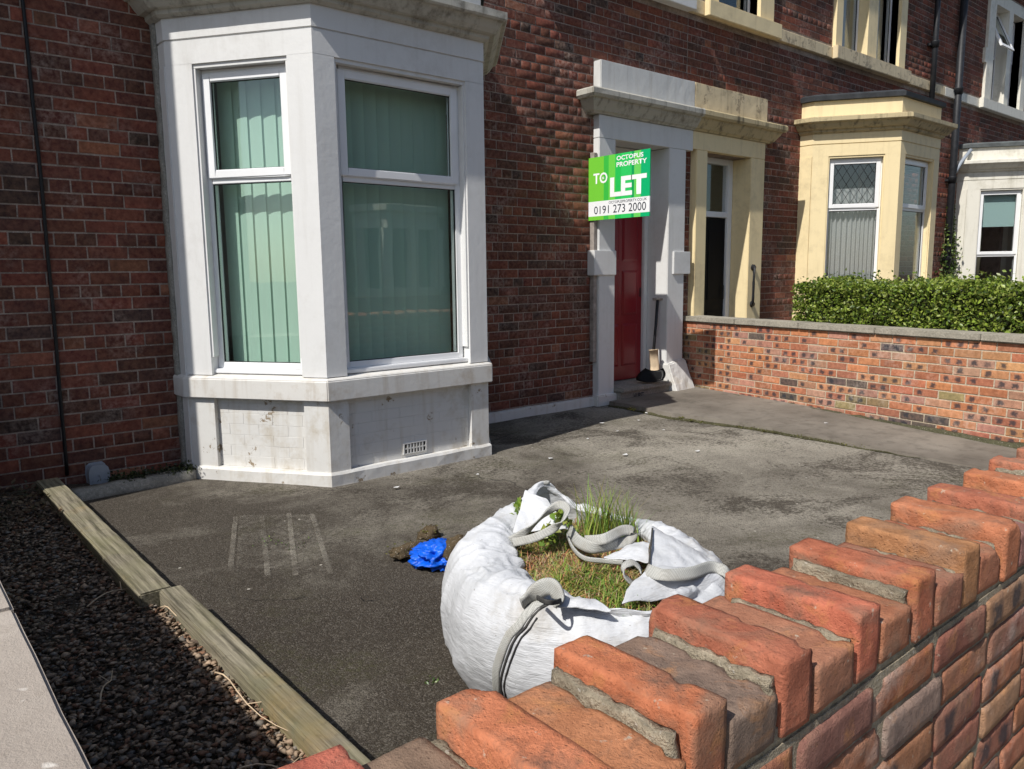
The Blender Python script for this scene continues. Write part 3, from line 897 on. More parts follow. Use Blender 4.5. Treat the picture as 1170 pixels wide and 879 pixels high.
def surround(house, xl, xil, xir, xr, zl, xe0, xe1, W, WP, WC, blocks, wet=False):
    """door case: two pilasters, lintel frieze from xe0 to xe1"""
    ys = YF-.085
    for (p, q) in ((xl, xil), (xir, xr)):
        b = MB(); b.box(p, q, ys, YF+.30, .0, zl); b.bevel(.006, 2); b.build('door_pilaster', W, house)
    b = MB(); b.box(xe0, xe1, ys, YF+.30, zl+.001, 2.975); b.bevel(.004, 1); b.build('door_lintel', W, house)
    for (p, q) in blocks:
        b = MB(); b.box(p, q, ys-.018, YF+.001, 1.37, 1.625); b.bevel(.006, 2); b.build('pilaster_block', W, house)

surround(h1, 5.90, 6.145, 7.015, 7.31, 2.75, 5.90, 7.43, MT['white'], None, None, ((5.815, 6.149), (7.10, 7.404)))
def cornice_run(house, x0, x1, left, right, m):
    b = MB()
    prof = [(-.02, 2.977), (.10, 2.977), (.115, 2.995), (.13, 3.0), (.15, 3.03), (.185, 3.075), (.195, 3.10), (.225, 3.105), (.245, 3.13), (.245, 3.175), (.23, 3.19), (-.02, 3.205)]
    P = []
    y = YF
    if left: P.append((x0, y))
    P += [(x0, y-.001), (x1, y-.001)] if not left and not right else ([(x0, y-.0011)] if not left else []) 
    # sweep with mitred returns at the free ends
    pts = []
    ret = .10
    if left: pts = [(x0+.0, YF+.02), (x0, YF)]
    else: pts = [(x0, YF)]
    pts.append((x1, YF))
    if right: pts.append((x1, YF+.02))
    b.sweep(pts, prof); b.rough(.002, 12, maxlen=.2)
    return b.build('door_cornice', m, house)
cornice_run(h1, 5.90, 7.432, True, False, MT['cornice'])
b = MB(); b.box(5.90, 7.43, YF-.10, YF+.02, 3.20, 3.50); b.bevel(.008, 2); b.rough(.003, 7, maxlen=.15); b.build('blocking_course', MT['grey_paint'], h1)
# plaster base of the right pilaster, bulging forward
b = MB(); b.hexa([(6.98, 5.40, -.02), (7.36, 5.42, -.02), (7.34, YF, -.02), (6.98, YF, -.02), (6.985, 5.56, .36), (7.33, 5.585, .40), (7.33, YF, .40), (6.985, YF, .36)]); b.bevel(.015, 2); b.rough(.008, 9, maxlen=.07)
b.build('plaster_base', MT['white_low'], h1)
b = MB(); b.box(5.86, 6.16, YF-.12, YF-.03, -.04, .115); b.bevel(.012, 2); b.rough(.004, 9, maxlen=.08); b.build('pilaster_base', MT['white_low'], h1)
# doorstep
b = MB(); b.box(6.15, 6.982, YF-.17, YF+.02, -.05, .118); b.rough(.003, 9, maxlen=.12); st = b.build('doorstep', MT['concrete'], h1)
b = MB(); b.box(6.148, 6.984, YF-.205, YF+.32, .12, .17); b.bevel(.012, 2); b.rough(.004, 9, maxlen=.12); b.build('tread', MT['concrete'], st)
# door frame and red door
yd = YF+.235
b = MB(); b.box(6.147, 6.215, yd-.035, yd+.06, .172, 2.745); b.box(6.95, 7.013, yd-.035, yd+.06, .172, 2.745); b.box(6.215, 6.95, yd-.033, yd+.058, 2.22, 2.30); b.box(6.215, 6.95, yd-.033, yd+.058, 2.68, 2.745); b.bevel(.006, 2)
b.build('door_frame', MT['white'], h1)
b = MB(); b.box(6.217, 6.948, yd, yd+.045, .18, 2.215); b.bevel(.004, 1)
dr = b.build('door', MT['red'], h1)
for (p, q) in ((6.30, 6.555), (6.61, 6.865)):
    for (z0, z1) in ((.34, .82), (.92, 1.42), (1.52, 2.06)):
        b = MB()
        b.hexa([(p, yd-.001, z0), (q, yd-.001, z0), (q, yd+.01, z0), (p, yd+.01, z0), (p, yd-.001, z1), (q, yd-.001, z1), (q, yd+.01, z1), (p, yd+.01, z1)])
        b.hexa([(p+.025, yd-.013, z0+.025), (q-.025, yd-.013, z0+.025), (q, yd-.002, z0), (p, yd-.002, z0), (p+.025, yd-.013, z1-.025), (q-.025, yd-.013, z1-.025), (q, yd-.002, z1), (p, yd-.002, z1)])
        b.build('raised_panel', MT['red'], dr)
b = MB(); b.tube([(6.89, yd-.03, 1.12), (6.89, yd-.03, 1.22)], .008, 8); b.build('handle', MT['iron'], dr)
b = MB(); b.box(6.217, 6.948, yd+.01, yd+.015, 2.302, 2.678); b.build('fanlight', MT['glass'], h1)
# string course and upper sill
b = MB(); b.box(X1A, X1B-.002, YF-.05, YF+.02, 4.255, 4.40); b.bevel(.006, 1); b.build('string_course', MT['white'], h1)
b = MB(); b.box(4.95, 7.403, YF-.12, YF-.051, 4.25, 4.41); b.bevel(.006, 1); b.build('upper_sill', MT['white'], h1)
b = MB(); b.box(5.0, 5.22, YF-.05, YF+.25, 4.41, 6.3); b.box(6.78, 6.99, YF-.05, YF+.25, 4.41, 6.3); b.box(5.22, 6.78, YF-.05, YF+.25, 6.1, 6.3); b.build('window_surround', MT['white'], h1)
FU, _ = face_frame((0, YF), (1, YF))
window(h1, FU, 5.22, 6.78, 4.42, 6.1, 5.5, -.10, 'glass')

# ================================================================== cream neighbour
h2 = thing('terraced_house', (7.41, YF, 0), 'red brick terraced house with cream painted bay and cream door case', 'house')
X2A, X2B = 7.407, 14.25
DZ = .11
holes2 = [(7.50, 8.90, -.1, 2.97), (7.4, 9.05, 2.95, 3.2), (7.4, 8.9, 3.15, 3.5), (9.95, 12.3, -.1, 3.45), (7.72, 9.05, 4.38, 6.3), (10.56, 12.70, 4.38, 6.3), (X2A, X2B, 4.255, 4.405)]
core2 = [(7.70, 8.60, 0, 2.77), (10.15, 12.1, .02, 3.1), (7.9, 8.75, 4.4, 6.2), (10.75, 12.5, 4.4, 6.2)]
wall_with_holes('wall', X2A, X2B, -.05, 6.7, YF, YF+.30, core2, MT['mortar_h'], h2)
lay(h2, bond(X2A, X2B, .02, 6.6, COURSE, STRETCH, 4, holes2), lambda s, z: (s, YF, z), 0, COURSE, .0095, .0035, .03, PAL_H, WTS_H, MT['brick_o'], MT['brick_a'], 300, seed=12)
house_shell(h2, X2A, X2B)
(F2L, L2L), (F2C, L2C), (F2R, L2R) = bay(h2, 9.86, DZ, 1.20, (MT['cream'],)*3 + (MT['cream_corn'],))
w2a = window(h2, F2L, L2L-.865, L2L-.19, .775+DZ, 2.742+DZ, 2.085+DZ, -.075, 'glass_far')
w2b = window(h2, F2C, .168, 1.02, .775+DZ, 2.742+DZ, 2.085+DZ, -.075, 'glass_far')
window(h2, F2R, .19, L2R-.21, .775+DZ, 2.742+DZ, 2.085+DZ, -.075, 'glass_far')
# diamond leading on the top light of the side window
b = MB()
s0_, s1_, z0_, z1_ = L2L-.865+.085, L2L-.19-.085, 2.085+DZ+.07, 2.742+DZ-.08
for k in range(-6, 8):
    for sg in (1, -1):
        c0 = s0_+k*.105
        pts = []
        for f in np.linspace(0, 1, 30):
            z = z0_+(z1_-z0_)*f; s = (c0 if sg > 0 else c0+.21)+sg*(z-z0_)*.62
            if s0_ <= s <= s1_: pts.append(F2L(s, z, -.0825))
        if len(pts) > 2: b.ribbon([pts[0], pts[-1]], .009, .002, V((1, 0, 0)))
b.build('diamond_leading', MT['iron'], w2a)
curtain(F2L, L2L-.84, L2L-.21, .82+DZ, 2.06+DZ, -.17, 'white net curtain behind the sunlit side window of the cream bay', waves=11)
curtain(F2L, L2L-.84, L2L-.21, 2.05+DZ, 2.36+DZ, -.18, 'short scalloped net curtain behind the diamond leaded top light', waves=8, scallop=.05, name='net_valance')
curtain(F2C, .19, .55, .82+DZ, 2.7+DZ, -.2, 'beige drape inside the front window of the cream bay', 'drape', .03, 4, 'drape')
surround(h2, 7.505, 7.71, 8.595, 8.895, 2.775, 7.434, 8.895, MT['cream'], None, None, ())
cornice_run(h2, 7.434, 8.895, False, True, MT['cream_corn'])
b = MB(); b.box(7.434, 8.895, YF-.10, YF+.02, 3.20, 3.50); b.bevel(.008, 2); b.rough(.004, 6, maxlen=.12); b.build('blocking_course', MT['cream_worn'], h2)
yd = YF+.20
b = MB(); b.box(7.712, 7.76, yd-.03, yd+.06, .1, 2.77); b.box(8.50, 8.593, yd-.03, yd+.06, .1, 2.77); b.box(7.76, 8.50, yd-.028, yd+.058, 2.06, 2.13); b.box(7.76, 8.50, yd-.028, yd+.058, 2.70, 2.77); b.bevel(.006, 2); b.build('door_frame', MT['upvc'], h2)
b = MB(); b.box(7.762, 8.498, yd, yd+.045, .1, 2.055); b.bevel(.004, 1); d2 = b.build('door', MT['darkdoor'], h2)
for (p, q) in ((7.84, 8.09), (8.15, 8.42)):
    for (z0, z1) in ((.3, .9), (1.05, 1.9)):
        b = MB(); b.box(p, q, yd-.006, yd+.001, z0, z1); b.bevel(.004, 1); b.build('raised_panel', MT['darkdoor'], d2)
b = MB(); b.tube([(8.44, yd-.035, 1.05), (8.44, yd-.035, 1.22)], .009, 8); b.build('handle', MT['iron'], d2)
b = MB(); b.box(7.762, 8.498, yd+.01, yd+.015, 2.132, 2.698); b.build('fanlight', MT['glass_far'], h2)
b = MB(); b.box(X2A+.002, X2B-.003, YF-.05, YF+.02, 4.255, 4.40); b.bevel(.006, 1); b.rough(.002, 5, maxlen=.3); b.build('string_course', MT['cream_worn'], h2)
for (p, q, a_, c_) in ((7.63, 9.12, 7.9, 8.75), (10.50, 12.78, 10.75, 12.5)):
    b = MB(); b.box(p, q, YF-.125, YF-.051, 4.24, 4.415); b.bevel(.008, 2); b.rough(.002, 5, maxlen=.2); b.build('upper_sill', MT['cream_worn'] if p > 9 else MT['cream'], h2)
    b = MB(); b.box(p+.08, a_, YF-.05, YF+.25, 4.416, 6.3); b.box(c_, q-.08, YF-.05, YF+.25, 4.416, 6.3); b.box(a_, c_, YF-.05, YF+.25, 6.1, 6.3)
    if q-p > 2: b.box(11.48, 11.76, YF-.05, YF+.25, 4.416, 6.1)
    b.build('window_surround', MT['cream'], h2)
window(h2, FU, 7.9, 8.75, 4.43, 6.1, 5.5, -.10, 'glass_far')
window(h2, FU, 10.75, 11.48, 4.43, 6.1, 5.5, -.10, 'glass_far')
window(h2, FU, 11.76, 12.5, 4.43, 6.1, 5.5, -.10, 'glass_far')
curtain(FU, 11.1, 11.46, 4.45, 6.1, -.24, 'beige drape in the left light of the upper cream window', 'drape', .03, 4, 'drape')
curtain(FU, 12.1, 12.48, 4.45, 6.1, -.24, 'beige drape in the right light of the upper cream window', 'drape', .03, 4, 'drape')

# ================================================================== far white house
h3 = thing('terraced_house', (14.25, YF, 0), 'farthest red brick terraced house with off-white bay and an open upper window', 'house')
X3A, X3B = 14.252, 21.0
holes3 = [(15.2, 17.6, -.1, 3.4), (15.95, 18.0, 4.38, 6.3), (X3A, X3B, 4.255, 4.405)]
core3 = [(15.4, 17.4, .02, 3.1), (16.25, 17.75, 4.4, 6.2)]
wall_with_holes('wall', X3A, X3B, -.05, 6.7, YF, YF+.30, core3, MT['mortar_h'], h3)
lay(h3, bond(X3A, X3B, .02, 6.6, COURSE, STRETCH, 4, holes3), lambda s, z: (s, YF, z), 0, COURSE, .0095, .0035, .03, PAL_H, WTS_H, MT['brick_o'], MT['brick_a'], 300, seed=13)
house_shell(h3, X3A, X3B)
(F3L, L3L), (F3C, L3C), (F3R, L3R) = bay(h3, 15.12, .0, 1.3, (MT['offwhite'],)*3 + (MT['offwhite'],), roof='felt')
window(h3, F3L, L3L-.865, L3L-.19, .775, 2.742, 1.62, -.075, 'glass_far')
window(h3, F3C, .168, 1.12, .775, 2.742, 1.62, -.075, 'glass_far')
window(h3, F3R, .19, L3R-.21, .775, 2.742, 1.62, -.075, 'glass_far')
b = MB(); b.fbox(F3L, L3L-.84, L3L-.21, 2.12, 2.72, -.16, -.157); tag(b.build('roller_blind', MT['roller']), 'half-drawn aqua roller blind in the side window of the far off-white bay', 'blind')
b = MB(); b.box(X3A+.002, X3B, YF-.05, YF+.02, 4.255, 4.40); b.bevel(.006, 1); b.build('string_course', MT['offwhite'], h3)
b = MB(); b.box(15.72, 18.1, YF-.125, YF-.051, 4.24, 4.415); b.bevel(.008, 2); b.build('upper_sill', MT['offwhite'], h3)
b = MB(); b.box(15.95, 16.25, YF-.05, YF+.25, 4.416, 6.3); b.box(17.75, 18.0, YF-.05, YF+.25, 4.416, 6.3); b.box(16.25, 17.75, YF-.05, YF+.25, 6.1, 6.3); b.box(16.9, 17.1, YF-.05, YF+.25, 4.416, 6.1); b.box(15.86, 15.95, YF-.05, YF+.02, 5.05, 5.3); b.build('window_surround', MT['offwhite'], h3)
window(h3, FU, 16.25, 16.9, 4.43, 6.1, 5.3, -.14, 'glass_far', open_top=.42)
window(h3, FU, 17.1, 17.75, 4.43, 6.1, 5.3, -.14, 'glass_far')

# ================================================================== neighbour to the left, only its shadow reaches the picture
h0 = thing('terraced_house', (-3.0, YF, 0), 'brick neighbouring house with a tall projecting bay, beyond the left edge', 'house')
wall_with_holes('wall', -6.5, .198, -.05, 6.7, YF, YF+.30, [], MT['mortar_h'], h0)
b = MB(); b.hexa([(-2.6, YF, -.05), (-2.1, 5.10, -.05), (-.22, 5.10, -.05), (-.02, YF, -.05), (-2.6, YF, 6.6), (-2.1, 5.10, 6.6), (-.22, 5.10, 6.6), (-.02, YF, 6.6)]); b.build('tall_bay', MT['offwhite'], h0)
house_shell(h0, -6.5, .198)

# ================================================================== house across the street, seen mirrored in the panes
hx = thing('terraced_house', (11.3, -9.0, 0), 'pale bay-windowed house across the street, mirrored in the front bay panes', 'house')
b = MB(); b.box(4, 20, -9.4, -9.0, -.05, 7.0); b.build('wall', MT['brick_a'] if False else m_plain('opposite_brick', (.22, .10, .07), .9, .3, 9, .3), hx)
b = MB(); b.sweep([(12.9, -9.02), (12.3, -8.2), (10.7, -8.2), (10.1, -9.02)], [(-.3, -.05), (0, -.05), (0, .95), (.05, .95), (.05, 1.05), (-.3, 1.05)]); b.sweep([(12.9, -9.02), (12.3, -8.2), (10.7, -8.2), (10.1, -9.02)], [(-.3, 2.6), (0, 2.6), (0, 3.0), (.15, 3.05), (.15, 3.2), (-.6, 3.3)])
for (x, y) in ((12.75, -8.82), (12.3, -8.22), (11.5, -8.22), (10.7, -8.22), (10.25, -8.82)): b.box(x-.13, x+.13, y-.2, y+.03, 1.051, 2.599)
b.build('bay_window', MT['offwhite'], hx)
b = MB(); b.box(10.45, 12.55, -8.72, -8.7, 1.05, 2.6); b.build('dark_glazing', MT['darkdoor'], hx)
b = MB(); b.box(7.5, 8.4, -9.02, -8.97, 0, 2.4); b.build('door', MT['darkdoor'], hx)
b = MB(); b.box(4, 20, -7.75, -7.53, -.05, .85); tag(b.build('garden_wall', m_plain('opposite_wall_brick', (.4, .2, .12), .9, .3, 9, .3)), 'low garden wall across the street, mirrored in the bay window', 'wall')

# ================================================================== front garden wall with the castellated brick coping
fw = thing('garden_wall', (2.0, .58, 0), 'weathered orange brick front garden wall with castellated brick coping, nearest the camera', 'wall')
Y0, Y1 = .468, .683
def near_brick(w, d, h, seed, res=.012, r=.003, amp=.0015, chips=3):
    rr = random.Random(seed)
    bm = bmesh.new()
    hx_, hy, hz = w/2, d/2, h/2
    def grid(o, u, v, nu, nv):
        g = [[bm.verts.new(o+u*(i/nu)+v*(j/nv)) for j in range(nv+1)] for i in range(nu+1)]
        for i in range(nu):
            for j in range(nv): bm.faces.new((g[i][j], g[i+1][j], g[i+1][j+1], g[i][j+1]))
    nu, nv, nz = max(3, int(w/res)), max(3, int(d/res)), max(3, int(h/res))
    for s in (-1, 1):
        grid(V((-hx_, -hy, s*hz)), V((w, 0, 0)), V((0, d, 0)), nu, nv)
        grid(V((-hx_, s*hy, -hz)), V((w, 0, 0)), V((0, 0, h)), nu, nz)
        grid(V((s*hx_, -hy, -hz)), V((0, d, 0)), V((0, 0, h)), nv, nz)
    bmesh.ops.remove_doubles(bm, verts=bm.verts, dist=1e-5)
    off = V((rr.uniform(0, 90), rr.uniform(0, 90), rr.uniform(0, 90)))
    cps = []
    for _ in range(chips):
        cps.append((V((rr.choice((-1, 1))*hx_, rr.uniform(-1, 1)*hy, hz)), rr.uniform(.008, .018)))
    if rr.random() < .5: cps.append((V((rr.choice((-1, 1))*hx_, rr.choice((-1, 1))*hy, hz)), rr.uniform(.015, .032)))
    for v in bm.verts:
        p = v.co.copy()
        rad = r*(1+.8*noise.noise(p*25+off))
        q = V((max(-hx_+rad, min(hx_-rad, p.x)), max(-hy+rad, min(hy-rad, p.y)), max(-hz+rad, min(hz-rad, p.z))))
        dlt = p-q
        n = dlt.normalized() if dlt.length > 1e-6 else V((0, 0, 1))
        p = q+n*min(dlt.length, rad)
        for c, cr in cps:
            dd = (p-c).length
            cr2 = cr*(1+.5*noise.noise(p*60+off))
            if dd < cr2: p -= n*(cr2-dd)*.55
        p += n*(amp*noise.noise(p*22+off)+amp*.6*noise.noise(p*60+off)+amp*.35*noise.noise(p*150+off))
        p += V((noise.noise(off+p*7), noise.noise(off+p*7+V((9, 0, 0))), 0))*.0016
        v.co = p
    bmesh.ops.recalc_face_normals(bm, faces=bm.faces)
    me = bpy.data.meshes.new('brick'); bm.to_mesh(me); bm.free()
    me.polygons.foreach_set('use_smooth', [True]*len(me.polygons))
    return me
PAL_C = [(.60, .205, .098), (.56, .18, .085), (.50, .145, .085), (.52, .22, .105), (.42, .16, .10), (.33, .20, .14)]
PAL_L = [(.42, .17, .105), (.34, .165, .115), (.27, .195, .145), (.48, .19, .10), (.30, .145, .12)]
rr = random.Random(5)
x = .261-.188*3; k = 0
HI = []
while x < 6.5:
    far = x > 2.7
    # on-edge (high) brick
    w, hh = .066+rr.uniform(-.003, .004), .102+rr.uniform(-.004, .003)
    o = bpy.data.objects.new('coping_brick', near_brick(w, .215+rr.uniform(-.004, .006), hh, 100+k, .026 if far else .0085))
    o.data.materials.append(MT['brick_n']); COL.objects.link(o); o.parent = fw
    cx = x+w/2+.002
    o.location = V((cx, (Y0+Y1)/2+rr.uniform(-.006, .006), .822+hh/2)) - org(fw)
    o.rotation_euler = (rr.uniform(-.012, .012), rr.uniform(-.03, .03), rr.uniform(-.035, .035))
    o.color = brick_colour(rr, PAL_C, (4, 3, 2, 1.5, .6, .3), .12)+(0,)
    HI.append((x, w))
    # flat (low) brick
    wl = .188-w-.022
    hh = .066+rr.uniform(-.003, .007)
    o = bpy.data.objects.new('coping_brick', near_brick(wl, .213+rr.uniform(-.006, .006), hh, 500+k, .026 if far else .0085))
    o.data.materials.append(MT['brick_n']); COL.objects.link(o); o.parent = fw
    o.location = V((x+w+.011+wl/2, (Y0+Y1)/2+rr.uniform(-.005, .005), .826+hh/2)) - org(fw)
    o.rotation_euler = (rr.uniform(-.012, .012), rr.uniform(-.03, .03), rr.uniform(-.025, .025))
    o.color = brick_colour(rr, PAL_L, (3, 2, 1.6, 2, 1.5), .12)+(0,)
    x += .188+rr.uniform(-.002, .002); k += 1
# mortar: bed under the coping, joints, and smears on the flanks of the high bricks
b = MB(); b.box(-.5, 6.6, Y0+.008, Y1-.008, .806, .836); b.rough(.004, 30, maxlen=.04); b.build('mortar_bed', MT['mortar_n'], fw, True)
for (hx0, w) in HI:
    near = hx0 < 2.7
    b = MB()
    for (sx, top) in ((-.012, .898+rr.uniform(-.014, .010)), (w+.001, .879+rr.uniform(-.008, .006))):
        b.hexa([(hx0+sx, Y0+.012, .826), (hx0+sx+.014, Y0+.012, .826), (hx0+sx+.014, Y1-.007, .826), (hx0+sx, Y1-.007, .826),
                (hx0+sx+.001, Y0+.016, top), (hx0+sx+.013, Y0+.016, top), (hx0+sx+.013, Y1-.012, top), (hx0+sx+.001, Y1-.012, top)])
    b.rough(.0058, 55, maxlen=.012 if near else .06); b.build('mortar_joint', MT['mortar_n'], fw, True)
# core and face bricks
b = MB(); b.box(-.5, 6.6, Y0+.0055, Y1-.0055, -.06, .812); b.rough(.002, 30, maxlen=.12); b.build('wall_core', MT['mortar_n'], fw)
PAL_F = [(.36, .135, .085), (.42, .16, .085), (.30, .115, .085), (.40, .22, .12), (.24, .11, .09), (.27, .205, .15)]
rr = random.Random(21)
cz = .0715; zt = .806; row = 0
while zt-cz > -.05:
    x = -.5-(.108 if row % 2 else .03)
    while x < 6.6:
        head = rr.random() < .12
        w = (.108 if head else .214)+rr.uniform(-.004, .004)
        cx, cz_ = x+w/2, zt-cz/2
        vis = .45 < cx < 2.5 and zt > .35
        me = near_brick(w-.011, .10, cz-.010+rr.uniform(-.002, .002), 1000+row*90+int(x*10), .011 if vis else .05, .0034, .0017, 1) if vis else None
        if vis:
            me.materials.append(MT['brick_nf'])
            o = bpy.data.objects.new('brick', me); COL.objects.link(o); o.parent = fw
            o.location = V((cx, Y0+.05+rr.uniform(-.003, .003), cz_)) - org(fw)
            o.rotation_euler = (rr.uniform(-.01, .01), rr.uniform(-.012, .012), rr.uniform(-.012, .012))
            o.color = brick_colour(rr, PAL_F, (4, 3, 2, 2, 1, 1), .15)+(rr.random(),)
        x += w
    zt -= cz; row += 1
rest = [q for q in bond(-.5, 6.6, -.05, .80, .0715, .214, 0) if not (.45 < q[0] < 2.5 and q[1] > .33)]
def fwall(s, z): return (s, Y0+.004, z)
lay(fw, rest, fwall, 0, .0715, .011, .002, .05, PAL_F, (4, 3, 2, 2, 1, 1), MT['brick_nf'], MT['brick_da'], 0, seed=3)
lay(fw, bond(-.5, 6.6, -.05, .80, .0715, .214, 0), lambda s, z: (s, Y1-.004, z), math.pi, .0715, .011, .002, .05, PAL_F, (4, 3, 2, 2, 1, 1), MT['brick_nf'], MT['brick_da'], 0, seed=4)

# ================================================================== dividing wall to the right
A, B = V((7.425, YF, 0)), V((6.555, .70, 0))
dw = thing('garden_wall', (7.0, 3.2, 0), 'sunlit orange brick dividing wall with thin concrete coping below the hedge', 'wall')
FD, LD = face_frame(A, B)
ang = math.atan2((B-A).y, (B-A).x)
b = MB(); b.fbox(FD, .003, LD, -.06, .822, -.21, -.004); b.build('wall_core', MT['mortar_d'], dw)
PAL_D = [(.56, .215, .10), (.50, .18, .095), (.60, .28, .14), (.44, .16, .10), (.50, .26, .18), (.095, .085, .085), (.32, .24, .12)]
lay(dw, bond(0.005, LD, .02, .822, .0729, .222, 0, rnd=random.Random(4)), lambda s, z: tuple(FD(s, z, 0)), ang, .0729, .011, .001, .06, PAL_D, (4, 4, 2.5, 2.5, 2, .9, .8), MT['brick_d'], MT['brick_da'], 300, kiss=True, seed=31, var=.2)
s = -.02; rr = random.Random(8)
while s < LD:
    e = min(s+.88+rr.uniform(-.05, .05), LD+.02)
    b = MB(); b.fbox(FD, s, e-.008, .826, .881+rr.uniform(-.002, .002), -.245, .032); b.bevel(.006, 2); b.rough(.002, 7, maxlen=.15); b.build('coping_slab', MT['coping'], dw)
    s = e
# grimy fillet at the foot of the wall
b = MB(); b.fbox(FD, .3, LD, -.03, .06, -.01, .06); b.rough(.020, 6, maxlen=.06); b.build('mortar_fillet', m_mortar('mossy_fillet', (.10, .095, .055), .5, 1.0), dw, True)

# ================================================================== left boundary wall with stone coping, sleepers, gravel
lw = thing('garden_wall', (.03, 3.2, 0), 'low boundary wall topped with pale sandstone coping, bottom left corner', 'wall')
b = MB(); b.box(-.18, .112, .69, 5.6, -.06, .766); b.build('wall_core', MT['brick_da'] if False else MT['concrete'], lw)
for (p, q) in ((.69, 1.50), (1.506, 2.62), (2.626, 3.7), (3.706, 4.7), (4.706, 5.62)):
    b = MB(); b.box(-.26, .153, p, q, .768, .848); b.bevel(.006, 2); b.rough(.002, 8, maxlen=.1); b.build('coping_stone', MT['sandstone'], lw)
def sleeper(x0, x1, y0, y1, z0, z1, label, seed):
    b = MB(); b.box(x0, x1, y0, y1, z0, z1); b.bevel(.007, 2); b.rough(.0022, 11, maxlen=.06)
    return tag(b.build('timber_sleeper', MT['timber'], None), label, 'timber', 'timber edging of the gravel bed')
sleeper(.818, .907, 1.0, 3.21, -.04, .152, 'weathered timber edging beam with yellowed side, nearer the camera', 1)
sleeper(.747, .874, 3.222, 5.55, -.04, .148, 'green-tinged timber edging beam nearer the house wall', 2)

rr = np.random.default_rng(4)
def pebbles(n, xs, ys, zs, size, pal):
    """irregular little stones: jittered octahedra subdivided once"""
    base = np.array([(1, 0, 0), (-1, 0, 0), (0, 1, 0), (0, -1, 0), (0, 0, 1), (0, 0, -1), (.62, .62, .3), (-.62, .62, -.2), (.6, -.65, .1), (-.6, -.6, .3)])
    F = [(4, 0, 6), (4, 6, 2), (6, 0, 5), (2, 6, 5), (4, 2, 7), (4, 7, 1), (2, 5, 7), (7, 5, 1), (4, 1, 9), (4, 9, 3), (1, 5, 9), (9, 5, 3), (4, 3, 8), (4, 8, 0), (3, 5, 8), (8, 5, 0)]
    nb = len(base)
    V_ = np.zeros((n, nb, 3)); C_ = np.zeros((n, nb, 3))
    for i in range(n):
        s = size*(.55+.9*rr.random()**1.7)
        p = base*(1+.25*rr.standard_normal((nb, 3)))*s*np.array([1.15, .75, .42])
        a = rr.random()*6.28; q = rr.normal(0, .5)
        ca, sa = math.cos(a), math.sin(a); cq, sq = math.cos(q), math.sin(q)
        Rm = np.array([[ca, -sa, 0], [sa, ca, 0], [0, 0, 1]]) @ np.array([[1, 0, 0], [0, cq, -sq], [0, sq, cq]])
        V_[i] = p @ Rm.T + np.array([xs[0]+rr.random()*(xs[1]-xs[0]), ys[0]+rr.random()*(ys[1]-ys[0]), zs[0]+rr.random()*(zs[1]-zs[0])])
        C_[i] = np.array(pal[rr.integers(len(pal))])*(.7+.6*rr.random())
    Fc = (np.array(F)[None]+np.arange(n)[:, None, None]*nb).reshape(-1, 3)
    return V_.reshape(-1, 3), Fc, C_.reshape(-1, 3)
PALG = [(.36, .26, .18), (.20, .14, .095), (.32, .24, .17), (.13, .095, .07), (.44, .32, .22), (.24, .13, .08), (.24, .21, .175)]
vs, fs, cs = pebbles(17000, (.12, .80), (1.0, 5.5), (.066, .098), .0118, PALG)
v2, f2, c2 = pebbles(1700, (.74, .83), (1.0, 3.2), (.07, .104), .0118, PALG)
vs2 = np.vstack([vs, v2]); fs2 = np.vstack([fs, f2+len(vs)]); cs2 = np.vstack([cs, c2])
tag(link('gravel', arr_mesh('gravel', vs2, fs2, cs2), MT['pebble'], None, False), 'brown gravel filling the shaded bed by the left wall', 'gravel', kind='stuff')
b = MB(); b.box(.113, .80, .69, 5.69, -.05, .072); struct(b.build('gravel_bed', MT['earth']))
# dry twigs lying on the gravel
rr2 = random.Random(3)
def twig(x, y, L, a, r=.0028, fork=True):
    b = MB(); P = []
    for i in range(8):
        f = i/7; P.append((x+L*f*math.cos(a)+.02*L*math.sin(f*7+x*9), y+L*f*math.sin(a)+.05*L*math.sin(f*5), .122+.012*math.sin(f*6)))
    b.tube(P, r, 6, [r*(1-.6*i/7) for i in range(8)])
    if fork:
        p = P[4]; b.tube([p, (p[0]+L*.22*math.cos(a+.8), p[1]+L*.22*math.sin(a+.8), p[2]+.012)], r*.6, 5)
    return b
for (x, y, L, a, lb) in ((.77, 2.45, .45, -1.48, 'longest dry forked twig lying on sunlit gravel along the nearer beam'), (.58, 3.3, .3, .6, 'thin twig on shaded gravel level with the joint of the two beams'), (.45, 2.5, .22, 1.2, 'short upright-looking twig on the shaded gravel, nearest the stone coping'),
                         (.79, 3.1, .2, -1.3, 'small pale twig on sunlit gravel just below the joint of the beams'), (.62, 1.9, .25, -.6, 'dry twig on the gravel nearest the front brick wall')):
    tag(twig(x, y, L, a).build('twig', MT['wood'], None, True), lb, 'twig', 'twigs on the gravel')
# dead leaves and stems at the wall end of the bed
vs, fs, cs = [], [], []
for i in range(420):
    x, y = rr2.uniform(.2, .73), rr2.uniform(4.7, 5.6); a = rr2.uniform(0, 6.28); L = rr2.uniform(.02, .06); z = .10+rr2.uniform(0, .05)
    d = V((math.cos(a), math.sin(a), rr2.uniform(-.2, .9))).normalized()*L; w = V((-math.sin(a), math.cos(a), rr2.uniform(-.5, .5)))*L*.25
    p = V((x, y, z)); k = len(vs)
    vs += [tuple(p), tuple(p+d*.5+w), tuple(p+d), tuple(p+d*.5-w)]; fs.append((k, k+1, k+2, k+3))
    c = rr2.choice(((.12, .09, .05), (.2, .15, .09), (.05, .06, .03), (.08, .05, .03))); cs += [c]*4
tag(link('leaf_litter', arr_mesh('leaf_litter', vs, fs, cs), MT['leaf']), 'dead leaves gathered at the wall end of the gravel bed', 'leaves', kind='stuff')

